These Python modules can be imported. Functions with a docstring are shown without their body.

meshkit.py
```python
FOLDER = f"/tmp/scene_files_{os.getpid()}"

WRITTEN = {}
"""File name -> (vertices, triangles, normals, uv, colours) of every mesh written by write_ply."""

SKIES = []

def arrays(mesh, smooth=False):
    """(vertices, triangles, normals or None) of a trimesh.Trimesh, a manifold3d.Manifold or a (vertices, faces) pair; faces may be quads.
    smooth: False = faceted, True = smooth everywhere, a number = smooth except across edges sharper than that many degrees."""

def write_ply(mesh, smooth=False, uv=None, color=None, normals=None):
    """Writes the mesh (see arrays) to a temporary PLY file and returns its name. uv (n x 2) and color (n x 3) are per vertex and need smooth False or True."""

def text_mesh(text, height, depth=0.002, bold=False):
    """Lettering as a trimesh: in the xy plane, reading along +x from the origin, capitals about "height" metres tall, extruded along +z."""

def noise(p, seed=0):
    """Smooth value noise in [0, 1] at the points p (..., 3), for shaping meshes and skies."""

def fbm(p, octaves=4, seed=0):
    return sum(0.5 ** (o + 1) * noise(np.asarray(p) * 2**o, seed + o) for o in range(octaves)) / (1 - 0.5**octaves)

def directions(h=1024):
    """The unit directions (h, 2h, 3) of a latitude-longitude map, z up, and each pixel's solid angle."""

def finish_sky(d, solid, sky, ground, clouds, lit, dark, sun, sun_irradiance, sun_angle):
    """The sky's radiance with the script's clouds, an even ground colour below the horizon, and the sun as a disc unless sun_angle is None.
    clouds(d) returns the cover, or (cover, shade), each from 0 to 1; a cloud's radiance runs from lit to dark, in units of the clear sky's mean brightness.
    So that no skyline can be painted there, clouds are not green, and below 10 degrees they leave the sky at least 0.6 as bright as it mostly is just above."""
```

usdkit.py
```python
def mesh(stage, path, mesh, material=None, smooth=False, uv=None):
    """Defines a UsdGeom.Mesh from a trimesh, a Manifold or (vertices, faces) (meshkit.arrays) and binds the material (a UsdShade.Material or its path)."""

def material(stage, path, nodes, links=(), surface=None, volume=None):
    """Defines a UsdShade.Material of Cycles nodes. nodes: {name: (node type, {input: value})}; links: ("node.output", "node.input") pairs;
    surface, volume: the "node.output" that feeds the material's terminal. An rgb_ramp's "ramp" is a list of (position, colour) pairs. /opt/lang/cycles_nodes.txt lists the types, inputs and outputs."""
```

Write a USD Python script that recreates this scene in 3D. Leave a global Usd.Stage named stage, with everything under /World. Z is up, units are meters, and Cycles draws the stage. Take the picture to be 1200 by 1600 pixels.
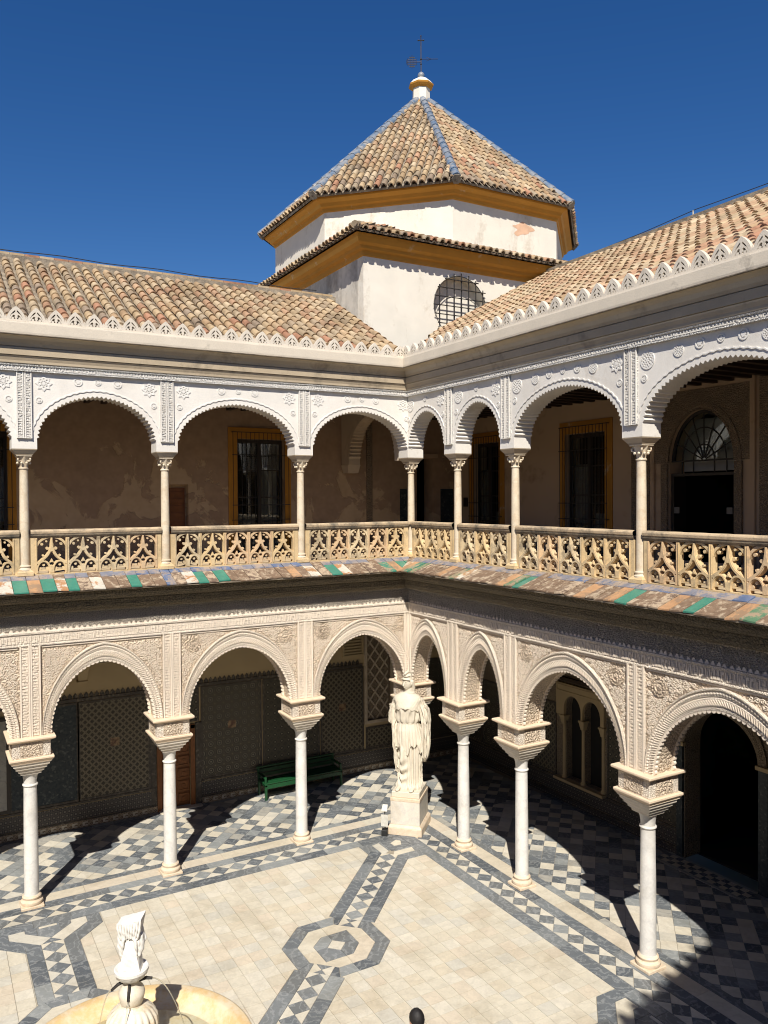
import math, random
import numpy as np, trimesh, shapely, usdkit, meshkit
from shapely.geometry import Polygon, LineString, Point, box as sbox
from shapely.ops import unary_union
from shapely import affinity
from manifold3d import Manifold, CrossSection, FillRule
from pxr import Usd, UsdGeom, UsdLux, UsdShade, Gf, Sdf
stage = Usd.Stage.CreateInMemory()
UsdGeom.SetStageUpAxis(stage, 'Z'); UsdGeom.SetStageMetersPerUnit(stage, 1.0)
UsdGeom.Xform.Define(stage, '/World'); UsdGeom.Scope.Define(stage, '/World/Looks')
RNG = random.Random(7); NPR = np.random.default_rng(7)
PI = math.pi
# ---------------------------------------------------------------- camera, sky, sun, exposure
EXPOSURE = 0.42
SUN_AZ, SUN_EL = math.radians(33.0 + 180.0), math.radians(47.5)      # azimuth of the direction towards the sun: atan2(x, y)
CAM = np.array([-10.5696, -17.1372, 8.0])
CR, CU, CF = np.array([.8684, -.4957, -.0065]), np.array([.0151, .0134, .9998]), np.array([.4957, .8683, -.0173])
CR = CR - CF * (CR @ CF) / (CF @ CF); CR /= np.linalg.norm(CR); CF /= np.linalg.norm(CF); CU = np.cross(CR, CF)
cam = UsdGeom.Camera.Define(stage, '/World/camera')
cam.AddTransformOp().Set(Gf.Matrix4d(*CR, 0, *CU, 0, *(-CF), 0, *CAM, 1))
cam.CreateHorizontalApertureAttr(24.0); cam.CreateVerticalApertureAttr(32.0)
cam.CreateFocalLengthAttr(24.0 * 1253.9 / 1200); cam.CreateExposureAttr(EXPOSURE)
cam.CreateClippingRangeAttr(Gf.Vec2f(.05, 5000))
dome = UsdLux.DomeLight.Define(stage, '/World/sky')
dome.GetPrim().SetCustomDataByKey('kind', 'structure')
dm = usdkit.material(stage, '/World/Looks/sky', {
    's': ('sky_texture', {'sky_type': 'single_scattering', 'sun_disc': False, 'sun_elevation': SUN_EL, 'sun_rotation': SUN_AZ % (2 * PI), 'altitude': 100.0,
                          'air_density': 1.0, 'aerosol_density': 0.1, 'ozone_density': 5.0}),
    'h': ('hsv', {'saturation': 1.27, 'hue': .5095, 'value': 1.0, 'fac': 1.0}),
    'b': ('background_shader', {'strength': 0.066})}, [('s.color', 'h.color'), ('h.color', 'b.color')], surface='b.background')
UsdShade.MaterialBindingAPI.Apply(dome.GetPrim()).Bind(dm)
sun = UsdLux.DistantLight.Define(stage, '/World/sun')
sun.CreateIntensityAttr(1.2); sun.CreateAngleAttr(0.53); sun.CreateNormalizeAttr(True); sun.CreateColorAttr(Gf.Vec3f(1.0, .945, .85))
SD = np.array([math.sin(SUN_AZ) * math.cos(SUN_EL), math.cos(SUN_AZ) * math.cos(SUN_EL), math.sin(SUN_EL)])
_x = np.cross([0, 0, 1.0], SD); _x /= np.linalg.norm(_x); _y = np.cross(SD, _x)
sun.AddTransformOp().Set(Gf.Matrix4d(*_x, 0, *_y, 0, *SD, 0, 0, 0, 60, 1))

# ---------------------------------------------------------------- prims
ORG, USED = {}, {}
def fresh(parent, base):
    k = USED.get((parent, base), 0); USED[(parent, base)] = k + 1
    return f'{parent}/{base}' if k == 0 else f'{parent}/{base}_{k:03d}'
def data(path, label=None, cat=None, group=None, kind=None):
    p = stage.GetPrimAtPath(path)
    for k, v in (('label', label), ('category', cat), ('group', group), ('kind', kind)):
        if v: p.SetCustomDataByKey(k, v)
def root_of(path): return '/'.join(path.split('/')[:3])
def thing(name, label=None, cat=None, group=None, loc=(0, 0, 0), kind=None):
    p = fresh('/World', name); x = UsdGeom.Xform.Define(stage, p); x.AddTranslateOp().Set(Gf.Vec3d(*map(float, loc)))
    ORG[p] = np.array(loc, float); data(p, label, cat, group, kind); return p
def part(parent, name, mesh, mat, smooth=False, label=None, kind=None):
    if mesh is None or len(mesh[0]) == 0: return None
    p = fresh(parent, name); v = np.asarray(mesh[0], float) - ORG.get(root_of(parent), 0)
    usdkit.mesh(stage, p, (v, np.asarray(mesh[1], int)), mat, smooth=smooth); data(p, label, None, None, kind); return p
def solo(name, mesh, mat, label=None, cat=None, group=None, kind=None, smooth=False):
    p = fresh('/World', name); usdkit.mesh(stage, p, mesh, mat, smooth=smooth); ORG[p] = np.zeros(3); data(p, label, cat, group, kind); return p
def copy(src, name, loc, label, cat, group=None, rot=0.0):
    p = fresh('/World', name); x = UsdGeom.Xform.Define(stage, p); x.GetPrim().GetReferences().AddInternalReference(src)
    x.ClearXformOpOrder(); x.AddTranslateOp().Set(Gf.Vec3d(*map(float, loc)))
    if rot: x.AddRotateZOp().Set(rot)
    x.GetPrim().SetInstanceable(True); data(p, label, cat, group); return p

# ---------------------------------------------------------------- meshes: (V, F) with triangles
BF = np.array([[0, 2, 1], [0, 3, 2], [4, 5, 6], [4, 6, 7], [0, 1, 5], [0, 5, 4], [1, 2, 6], [1, 6, 5], [2, 3, 7], [2, 7, 6], [3, 0, 4], [3, 4, 7]])
def box(x0, x1, y0, y1, z0, z1):
    return np.array([(x0, y0, z0), (x1, y0, z0), (x1, y1, z0), (x0, y1, z0), (x0, y0, z1), (x1, y0, z1), (x1, y1, z1), (x0, y1, z1)], float), BF
def join(ms):
    ms = [m for m in ms if m is not None and len(m[0])]
    if not ms: return np.zeros((0, 3)), np.zeros((0, 3), int)
    o = np.cumsum([0] + [len(m[0]) for m in ms])
    return np.vstack([m[0] for m in ms]), np.vstack([np.asarray(m[1]) + k for m, k in zip(ms, o)])
def man(m):
    q = m.to_mesh(); return np.array(q.vert_properties[:, :3], float), np.array(q.tri_verts, int)
def hull(pts): return man(Manifold.hull_points(np.asarray(pts, float)))
def cbox(x0, x1, y0, y1, z0, z1, c=.01):
    P = []
    for d in ((0, c, c), (c, 0, c), (c, c, 0)):
        P.append(box(x0 + d[0], x1 - d[0], y0 + d[1], y1 - d[1], z0 + d[2], z1 - d[2])[0])
    return hull(np.vstack(P))
def taper(h0, z0, h1, z1, hy0=None, hy1=None):
    hy0, hy1 = hy0 or h0, hy1 or h1
    b = box(-1, 1, -1, 1, z0, z1)[0]; b[:4, 0] *= h0; b[:4, 1] *= hy0; b[4:, 0] *= h1; b[4:, 1] *= hy1; return b, BF
def shift(m, d): return np.asarray(m[0]) + np.asarray(d, float), m[1]
def rotz(m, a, c=(0, 0)):
    v = np.array(m[0], float); x, y = v[:, 0] - c[0], v[:, 1] - c[1]; v[:, 0] = c[0] + x * math.cos(a) - y * math.sin(a); v[:, 1] = c[1] + x * math.sin(a) + y * math.cos(a); return v, m[1]
def flip(m): return m[0], np.asarray(m[1])[:, ::-1]
def grid(P, wrap=False):
    """P: n x m x 3 points."""
    n, m = P.shape[:2]; i, j = np.meshgrid(np.arange(n - 1), np.arange(m if wrap else m - 1), indexing='ij'); k = (j + 1) % m
    a, b, c, d = i * m + j, i * m + k, (i + 1) * m + k, (i + 1) * m + j
    return P.reshape(-1, 3), np.concatenate([np.stack([a, b, c], -1).reshape(-1, 3), np.stack([a, c, d], -1).reshape(-1, 3)])
def lathe(prof, n=24, c=(0, 0), mod=None):
    pr = np.array(prof, float); a = np.arange(n) * 2 * PI / n
    R = np.repeat(pr[:, :1], n, 1)
    if mod is not None: R = R * mod(a[None, :], pr[:, 1:2])
    P = np.stack([c[0] + R * np.cos(a), c[1] + R * np.sin(a), np.repeat(pr[:, 1:2], n, 1)], -1)
    return grid(P, True)
def tube(pts, r, n=6, closed=False):
    p = np.asarray(pts, float); t = np.gradient(p, axis=0)
    if closed: t = np.roll(p, -1, 0) - np.roll(p, 1, 0)
    t /= np.linalg.norm(t, axis=1, keepdims=True) + 1e-12
    ref = np.where(np.abs(t[:, 2:]) < .9, [0, 0, 1.0], [1.0, 0, 0]); a = np.cross(t, ref); a /= np.linalg.norm(a, axis=1, keepdims=True); b = np.cross(t, a)
    ang = np.arange(n) * 2 * PI / n; r = np.broadcast_to(r, (len(p),))[:, None, None]
    P = p[:, None] + r * (np.cos(ang)[None, :, None] * a[:, None] + np.sin(ang)[None, :, None] * b[:, None])
    if closed: P = np.concatenate([P, P[:1]])
    m = grid(P, True)
    if not closed:
        v, f = m; k = len(v); v = np.vstack([v, p[:1], p[-1:]]); L = (len(p) - 1) * n
        f = np.vstack([f, [[(i + 1) % n, i, k] for i in range(n)], [[L + i, L + (i + 1) % n, k + 1] for i in range(n)]]); m = (v, f)
    return m
def sphere(c, r, n=8, sz=1.0):
    pr = [(max(1e-4, math.sin(t)) * r, -math.cos(t) * r * sz) for t in np.linspace(0, PI, n)]
    return shift(lathe(pr, n * 2), c)
def rings(poly):
    out = []
    for g in (poly.geoms if hasattr(poly, 'geoms') else [poly]):
        if g.geom_type != 'Polygon' or g.area < 1e-7: continue
        out.append(np.array(g.exterior.coords)[:-1]); out += [np.array(h.coords)[:-1] for h in g.interiors]
    return out
def ext(poly, c0, c1):
    """extrudes a polygon (a, b) along c."""
    r = rings(poly)
    if not r: return None
    m = man(CrossSection(r, FillRule.EvenOdd).extrude(c1 - c0)); m[0][:, 2] += c0; return m
def ext_uz(poly, w0, w1):
    m = ext(poly, w0, w1)
    if m is None: return None
    return m[0][:, [0, 2, 1]], m[1][:, ::-1]
def ext_wz(poly, u0, u1):
    m = ext(poly, u0, u1)
    return m[0][:, [2, 0, 1]], m[1]
def Ls(m): v = np.asarray(m[0]); return np.stack([-v[:, 0], -v[:, 1], v[:, 2]], 1), m[1]
def Rs(m): v = np.asarray(m[0]); return np.stack([-v[:, 1], -v[:, 0], v[:, 2]], 1), np.asarray(m[1])[:, ::-1]
def Bl(m): v = np.asarray(m[0]); return np.stack([v[:, 0], 3.5 - v[:, 1], v[:, 2]], 1), np.asarray(m[1])[:, ::-1]     # left back wall: u = x, w out of the wall
def Br(m): v = np.asarray(m[0]); return np.stack([3.9 - v[:, 1], v[:, 0], v[:, 2]], 1), m[1]                            # right back wall: u = y
def sweep_u(prof, U, mitre=True, u0=0.0):
    """moulding with a (w, z) profile along u; its inner end lies on the mitre u = w."""
    p = np.array(prof, float); n = len(p)
    a = np.stack([p[:, 0] if mitre else np.full(n, u0), p[:, 0], p[:, 1]], 1); b = a.copy(); b[:, 0] = U
    m = grid(np.stack([a, b]).transpose(1, 0, 2), False); v, f = m
    return v, f
def arch_c(ua, ub, zs, zc, k=.06, n=41):
    t = np.linspace(PI, 0, n); c = (ua + ub) / 2; h = (ub - ua) / 2
    return np.stack([c + h * np.cos(t), zs + (zc - zs) * ((1 - k) * np.sin(t) + k * (1 - np.abs(np.cos(t))))], 1)
def along(c, step, off=0.0):
    d = np.r_[0, np.cumsum(np.hypot(*np.diff(c, axis=0).T))]; n = max(2, int(d[-1] / step)); s = (np.arange(n) + .5) * d[-1] / n
    P = np.stack([np.interp(s, d, c[:, 0]), np.interp(s, d, c[:, 1])], 1); Q = np.stack([np.interp(s + .01, d, c[:, 0]), np.interp(s + .01, d, c[:, 1])], 1)
    R = np.stack([np.interp(s - .01, d, c[:, 0]), np.interp(s - .01, d, c[:, 1])], 1); T = Q - R; T /= np.linalg.norm(T, axis=1, keepdims=True) + 1e-9
    return P, T

# ---------------------------------------------------------------- materials
class H(str): pass
class NG:
    def __init__(s): s.n, s.l, s.k = {}, [], 0
    def __call__(s, kind, out, **kw):
        s.k += 1; nm = f'n{s.k}'; vals = {}
        for a, b in kw.items():
            if isinstance(b, H): s.l.append((str(b), f'{nm}.{a}'))
            else: vals[a] = b
        s.n[nm] = (kind, vals); return H(f'{nm}.{out}')
    def m(s, op, a, b=0.0, c=0.0): return s('math', 'value', math_type=op, value1=a, value2=b, value3=c)
    def pos(s): return s('geometry', 'position')
    def mapv(s, v, scale=(1, 1, 1), rot=(0, 0, 0), loc=(0, 0, 0)): return s('mapping', 'vector', vector=v, scale=scale, rotation=rot, location=loc)
    def noise(s, v, scale, detail=3., rough=.55, dist=0., out='fac'): return s('noise_texture', out, vector=v, scale=float(scale), detail=float(detail), roughness=rough, distortion=float(dist))
    def ramp(s, f, stops, interp=True): return s('rgb_ramp', 'color', fac=f, ramp=stops, interpolate=interp)
    def mix(s, f, a, b, mode='mix'): return s('mix_color', 'result', fac=f, a=a, b=b, blend_type=mode)
    def bump(s, h, dist=.01, strength=1.0, **kw): return s('bump', 'normal', height=h, distance=float(dist), strength=float(strength), **kw)
    def sep(s, v): 
        s.k += 1; nm = f'n{s.k}'; s.n[nm] = ('separate_xyz', {}); s.l.append((str(v), f'{nm}.vector')); return H(f'{nm}.x'), H(f'{nm}.y'), H(f'{nm}.z')
    def end(s, name, color, rough=.7, normal=None, **kw):
        if normal is not None: kw['normal'] = normal
        o = s('principled_bsdf', 'BSDF', base_color=color, roughness=rough, **kw)
        return usdkit.material(stage, f'/World/Looks/{name}', s.n, s.l, surface=str(o))
def sc(c, k): return tuple(min(1, max(0, x * k)) for x in c)
def weathered(name, col, var=.12, scale=2.5, stain=None, stain_at=(.58, .72), stain_scale=1.3, rough=.75, bump=.004, fine=60, streak=0.0, spec=.3, big=0.0):
    g = NG(); p = g.pos(); a = g.noise(p, scale, 5, .6); b = g.noise(p, fine, 3, .6)
    c = g.ramp(a, [(.25, sc(col, 1 - var)), (.5, col), (.75, sc(col, 1 + var))])
    c = g.mix(.25, c, g.ramp(b, [(.3, sc(col, .75)), (.7, sc(col, 1.2))]))
    if stain:
        q = g.mapv(p, (1, 1, .35)) if streak else p
        d = g.noise(q, stain_scale, 6, .65, .4); e = g.noise(p, stain_scale * 7, 4, .7)
        f = g.m('multiply_add', e, .25, g.m('multiply', d, .85))
        f = g('map_range', 'result', value=f, from_min=stain_at[0], from_max=stain_at[1], clamp=True); c = g.mix(f, c, stain)
    if big: c = g.mix(1.0, c, g.ramp(g.noise(g.mapv(p, (1, 1, .6)), .8, 7, .68, .5), [(.36, (1 - big, 1 - big * 1.08, 1 - big * 1.18)), (.58, (1, 1, 1))]), 'multiply')
    h = g.m('multiply_add', b, .5, a)
    return g.end(name, c, rough, g.bump(h, bump), specular_ior_level=spec)
def carved(name, col, scale=22., depth=.02, dark=.55, rough=.8, style='scroll'):
    """stucco worked in relief: bands of leaf and scroll, cut a couple of centimetres deep."""
    g = NG(); p = g.pos(); w = g.noise(p, 5, 2, .5, out='color')
    q = g('vector_math', 'vector', math_type='multiply_add', vector1=w, vector2=(.12, .12, .12), vector3=p)
    v = g('voronoi_texture', 'distance', vector=q, scale=scale, feature='f1', randomness=.75)
    e = g('voronoi_texture', 'distance', vector=q, scale=scale, feature='distance_to_edge', randomness=.75)
    wv = g('wave_texture', 'fac', vector=q, wave_type='rings', rings_direction='spherical', scale=scale * .35, distortion=9.0, detail=2.0, detail_scale=2.0)
    h = g.m('multiply_add', wv, .45, g('map_range', 'result', value=e, from_min=0.0, from_max=.25, clamp=True)) if style == 'scroll' else g.m('subtract', 1.0, v)
    a = g.noise(p, 2.0, 4, .6)
    c = g.ramp(a, [(.3, sc(col, .88)), (.7, sc(col, 1.08))])
    c = g.mix(g('map_range', 'result', value=h, from_min=.1, from_max=.75, clamp=True), sc(col, dark), c)
    return g.end(name, c, rough, g.bump(h, depth, .9), specular_ior_level=.25)
def marble(name, col, vein, vscale=1.6, amount=.5, rot=0.0, loc=(0, 0, 0), rough=.45, bump=.0015):
    g = NG(); p = g.mapv(g.pos(), rot=(0, 0, rot), loc=loc); d = g.noise(p, vscale * 1.5, 6, .62, 1.6)
    w = g('wave_texture', 'fac', vector=p, wave_type='bands', bands_direction='diagonal', scale=vscale * 1.1, distortion=14.0, detail=4.0, detail_scale=1.4, detail_roughness=.6)
    f = g.m('multiply', g.ramp(w, [(.0, (1, 1, 1)), (.28, (.2, .2, .2)), (.7, (0, 0, 0)), (1, (.15, .15, .15))]), amount)
    c = g.mix(f, g.ramp(d, [(.3, sc(col, .86)), (.6, col), (.8, sc(col, 1.08))]), vein)
    big = g.noise(g.pos(), .9, 6, .7, .5); c = g.mix(1.0, c, g.ramp(big, [(.32, (.80, .77, .72)), (.52, (1, 1, 1)), (.7, (1.0, .98, .95))]), 'multiply')
    n = g.noise(p, 30, 4, .6); c = g.mix(.18, c, g.ramp(n, [(.3, sc(col, .6)), (.7, sc(col, 1.15))]))
    return g.end(name, c, g.ramp(n, [(.3, (rough - .1,) * 3), (.7, (rough + .2,) * 3)]), g.bump(n, bump), specular_ior_level=.35)
def flat(name, col, rough=.6, **kw):
    g = NG(); n = g.noise(g.pos(), 14, 4, .6); return g.end(name, g.ramp(n, [(.3, sc(col, .82)), (.7, sc(col, 1.15))]), rough, g.bump(n, .002), **kw)

M = {}
M['plaster_white'] = weathered('plaster_white', (.76, .72, .655), .06, 1.5, stain=(.50, .43, .34), stain_at=(.62, .84), rough=.8, bump=.004, big=.10)
M['carved_white'] = carved('carved_white', (.78, .755, .71), 34, .016, .62)
M['rosette'] = weathered('rosette', (.74, .71, .66), .08, 9, rough=.8, bump=.006, fine=90)
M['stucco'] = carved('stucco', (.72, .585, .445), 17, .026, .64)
M['stucco_fine'] = carved('stucco_fine', (.785, .69, .575), 28, .013, .78)
M['stucco_frieze'] = carved('stucco_frieze', (.62, .55, .46), 24, .022, .55)
M['stucco_plain'] = weathered('stucco_plain', (.785, .685, .565), .08, 2, rough=.8, bump=.004, big=.1)
M['impost'] = weathered('impost', (.70, .56, .41), .1, 3, stain=(.5, .36, .24), stain_at=(.66, .85), bump=.003)
M['column_marble'] = marble('column_marble', (.74, .72, .68), (.42, .42, .42), 1.0, .28)
M['column_cream'] = marble('column_cream', (.72, .62, .47), (.55, .38, .22), 1.3, .35)
M['capital_marble'] = marble('capital_marble', (.73, .665, .57), (.5, .42, .33), 1.2, .25)
M['base_marble'] = marble('base_marble', (.72, .60, .46), (.6, .38, .2), 1.8, .3)
M['balustrade'] = weathered('balustrade', (.66, .50, .285), .12, 4, stain=(.24, .20, .14), stain_at=(.58, .80), stain_scale=2.2, bump=.006, fine=40, big=.2)
M['balustrade_b'] = weathered('balustrade_pale', (.66, .53, .34), .12, 4, stain=(.22, .18, .13), stain_at=(.52, .74), stain_scale=3.1, bump=.008, fine=40, big=.25)
M['balustrade_c'] = weathered('balustrade_rosy', (.62, .45, .275), .14, 5, stain=(.28, .24, .17), stain_at=(.60, .78), stain_scale=2.6, bump=.008, fine=30, big=.2)
M['rail'] = weathered('rail', (.56, .43, .28), .15, 4, stain=(.16, .14, .11), stain_at=(.50, .72), stain_scale=2.6, bump=.008)
M['dark_wood'] = carved('dark_wood', (.155, .125, .078), 17, .02, .45, .7)
M['dark_wood_plain'] = weathered('dark_wood_plain', (.12, .10, .065), .25, 5, rough=.65, bump=.006)
M['cornice'] = weathered('cornice', (.445, .36, .25), .13, 1.6, stain=(.20, .165, .12), stain_at=(.58, .78), stain_scale=1.1, rough=.8, bump=.005)
M['fascia'] = weathered('fascia', (.61, .535, .43), .1, 2.0, stain=(.22, .19, .15), stain_at=(.66, .86), stain_scale=2.0, rough=.8, bump=.006)
M['cresting'] = weathered('cresting', (.65, .58, .48), .1, 5, stain=(.34, .29, .23), stain_at=(.62, .85), stain_scale=3.0, rough=.8, bump=.006)
TC = [(.47, .345, .205), (.42, .285, .165), (.43, .255, .155), (.36, .285, .195), (.51, .40, .265), (.32, .245, .175), (.41, .215, .13)]
for i, c in enumerate(TC): M[f'clay_{i}'] = weathered(f'clay_tile_{i}', c, .16, 7, stain=sc(c, .42), stain_at=(.60, .85), stain_scale=1.5, rough=.85, bump=.006, fine=50, big=.34)
g = NG(); r = g('geometry', 'random_per_island'); n = g.noise(g.pos(), 9, 5, .65)
c = g.ramp(r, [(i / 7, TC[i]) for i in range(7)], False); c = g.mix(g.m('multiply', n, .55), c, (.17, .125, .085)); c = g.mix(1.0, c, g.ramp(g.noise(g.mapv(g.pos(), (1, 1, .6)), .8, 7, .68, .5), [(.36, (.66, .63, .6)), (.58, (1, 1, 1))]), 'multiply')
M['clay_mixed'] = g.end('clay_mixed', c, .85, g.bump(n, .006), specular_ior_level=.25)
g = NG(); n = g.noise(g.pos(), 9, 5, .65); r = g('geometry', 'random_per_island'); M['channel'] = g.end('clay_channel', g.mix(n, g.ramp(r, [(0, (.20, .14, .09)), (.5, (.27, .18, .11)), (1, (.16, .12, .085))]), (.08, .065, .05)), .9, g.bump(n, .006))
g = NG(); n = g.noise(g.pos(), 7, 5, .65); c = g('attribute', 'color', attribute='tint')
c = g.mix(g('map_range', 'result', value=g.noise(g.pos(), 1.5, 6, .65, .4), from_min=.58, from_max=.85, clamp=True), c, (.17, .125, .085)); c = g.mix(g.m('multiply', n, .3), c, (.22, .16, .11))
c = g.mix(1.0, c, g.ramp(g.noise(g.mapv(g.pos(), (1, 1, .6)), .8, 7, .68, .5), [(.36, (.66, .63, .6)), (.58, (1, 1, 1))]), 'multiply')
M['clay_tinted'] = g.end('clay_tinted', c, .85, g.bump(n, .006), specular_ior_level=.25)
M['mortar'] = weathered('mortar', (.20, .165, .125), .3, 6, stain=(.36, .30, .22), stain_at=(.5, .7), stain_scale=4, bump=.02, fine=25)
M['tower_plaster'] = weathered('tower_plaster', (.73, .68, .585), .10, 1.4, stain=(.42, .34, .24), stain_at=(.60, .82), stain_scale=1.2, bump=.008, streak=1, rough=.85)
M['tower_plaster_stained'] = weathered('tower_plaster_stained', (.62, .575, .50), .14, 1.4, stain=(.27, .24, .20), stain_at=(.48, .72), stain_scale=1.0, bump=.008, streak=1, rough=.85)
M['ochre'] = weathered('ochre', (.50, .235, .035), .12, 2.0, stain=(.62, .52, .36), stain_at=(.66, .80), stain_scale=1.6, rough=.8, bump=.004)
M['pink_patch'] = weathered('pink_patch', (.66, .42, .28), .2, 4, rough=.85)
M['blue_glaze'] = weathered('blue_glaze', (.115, .165, .235), .25, 5, stain=(.30, .29, .28), stain_at=(.47, .68), stain_scale=4.0, rough=.3, bump=.003)
M['iron'] = flat('iron', (.025, .022, .02), .6)
M['lead'] = flat('cable_black', (.02, .02, .022), .6)
CREAM = [(.63, .58, .475), (.605, .55, .445), (.65, .605, .51), (.615, .55, .435), (.585, .555, .48), (.63, .555, .445)]
for i, c in enumerate(CREAM): M[f'cream_{i}'] = marble(f'cream_marble_{i}', c, sc(c, .72), 1.4, .35, i * .7, (i * 3.1, i, 0), .42)
GREY = [(.135, .15, .165), (.19, .205, .215), (.10, .113, .128), (.27, .285, .285), (.16, .17, .175)]
for i, c in enumerate(GREY): M[f'grey_{i}'] = marble(f'grey_marble_{i}', c, (.40, .41, .41), 2.4, .5, i * 1.1, (i * 5.3, 2 * i, 0), .4)
M['pale_grey'] = marble('pale_grey', (.40, .385, .345), (.2, .2, .2), 2.0, .5)
M['joint'] = flat('joint', (.30, .26, .20), .9)
M['ground'] = weathered('ground', (.30, .26, .2), .2, .3, rough=.9)
M['marble_statue'] = weathered('marble_statue', (.63, .565, .455), .07, 4, stain=(.56, .42, .27), stain_at=(.62, .86), stain_scale=3.0, rough=.55, bump=.003)
M['marble_pedestal'] = marble('marble_pedestal', (.68, .625, .54), (.44, .46, .47), 1.3, .3)
M['basin'] = weathered('basin', (.62, .44, .22), .14, 2.5, stain=(.66, .56, .40), stain_at=(.45, .62), stain_scale=2.0, rough=.4, bump=.002)
M['fountain'] = weathered('fountain', (.72, .655, .535), .08, 5, stain=(.55, .39, .21), stain_at=(.55, .78), stain_scale=3.0, rough=.5, bump=.004)
M['fountain_white'] = weathered('fountain_white', (.76, .735, .69), .05, 7, stain=(.5, .46, .4), stain_at=(.66, .85), stain_scale=5, rough=.6, bump=.006)
M['bench'] = flat('bench_green', (.008, .062, .02), .4)
M['walnut'] = weathered('walnut', (.22, .085, .028), .25, 9, rough=.5, bump=.004)
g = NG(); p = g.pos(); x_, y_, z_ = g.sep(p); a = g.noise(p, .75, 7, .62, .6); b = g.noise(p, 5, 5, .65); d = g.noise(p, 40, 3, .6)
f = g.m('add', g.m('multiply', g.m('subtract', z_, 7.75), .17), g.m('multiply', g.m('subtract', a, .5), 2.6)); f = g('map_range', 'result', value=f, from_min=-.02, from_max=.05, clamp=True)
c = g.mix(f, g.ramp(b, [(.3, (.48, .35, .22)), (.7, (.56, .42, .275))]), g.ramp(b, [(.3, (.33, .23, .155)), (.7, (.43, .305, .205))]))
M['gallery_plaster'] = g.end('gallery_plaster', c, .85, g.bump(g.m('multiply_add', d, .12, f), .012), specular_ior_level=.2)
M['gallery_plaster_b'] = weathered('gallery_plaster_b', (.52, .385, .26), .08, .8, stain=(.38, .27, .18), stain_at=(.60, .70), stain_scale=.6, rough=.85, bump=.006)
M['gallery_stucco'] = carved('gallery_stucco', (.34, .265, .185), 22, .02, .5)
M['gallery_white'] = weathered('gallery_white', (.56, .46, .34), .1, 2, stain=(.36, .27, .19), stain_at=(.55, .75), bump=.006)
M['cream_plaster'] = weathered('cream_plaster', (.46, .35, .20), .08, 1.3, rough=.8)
M['ceiling_wood'] = weathered('ceiling_wood', (.045, .028, .018), .3, 6, rough=.7, bump=.006)
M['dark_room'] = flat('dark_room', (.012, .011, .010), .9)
M['window_wood'] = flat('window_wood', (.03, .022, .016), .5)
M['curtain'] = weathered('curtain', (.20, .19, .17), .3, 6, rough=.9)
M['blind'] = weathered('blind', (.42, .42, .40), .3, 1.5, rough=.9)
M['sign_white'] = flat('sign_white', (.56, .54, .48), .5)
M['black'] = flat('black_paint', (.02, .02, .02), .5)
M['leaf'] = flat('leaf', (.03, .06, .02), .5)
M['south_plaster'] = weathered('south_plaster', (.66, .60, .50), .1, .8, rough=.85)
def glass():
    g = NG(); f = g.m('multiply_add', g.m('power', g('layer_weight', 'facing', blend=.5), 4.0), .75, .05); t = g('transparent_bsdf', 'BSDF', color=(.82, .86, .86)); gl = g('glossy_bsdf', 'BSDF', roughness=.02, color=(1, 1, 1))
    o = g('mix_closure', 'closure', fac=f, closure1=t, closure2=gl); return usdkit.material(stage, '/World/Looks/window_glass', g.n, g.l, surface=str(o))
M['heraldic'] = weathered('heraldic', (.30, .20, .11), .4, 14, stain=(.12, .06, .04), stain_at=(.5, .6), stain_scale=9, rough=.4)
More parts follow.
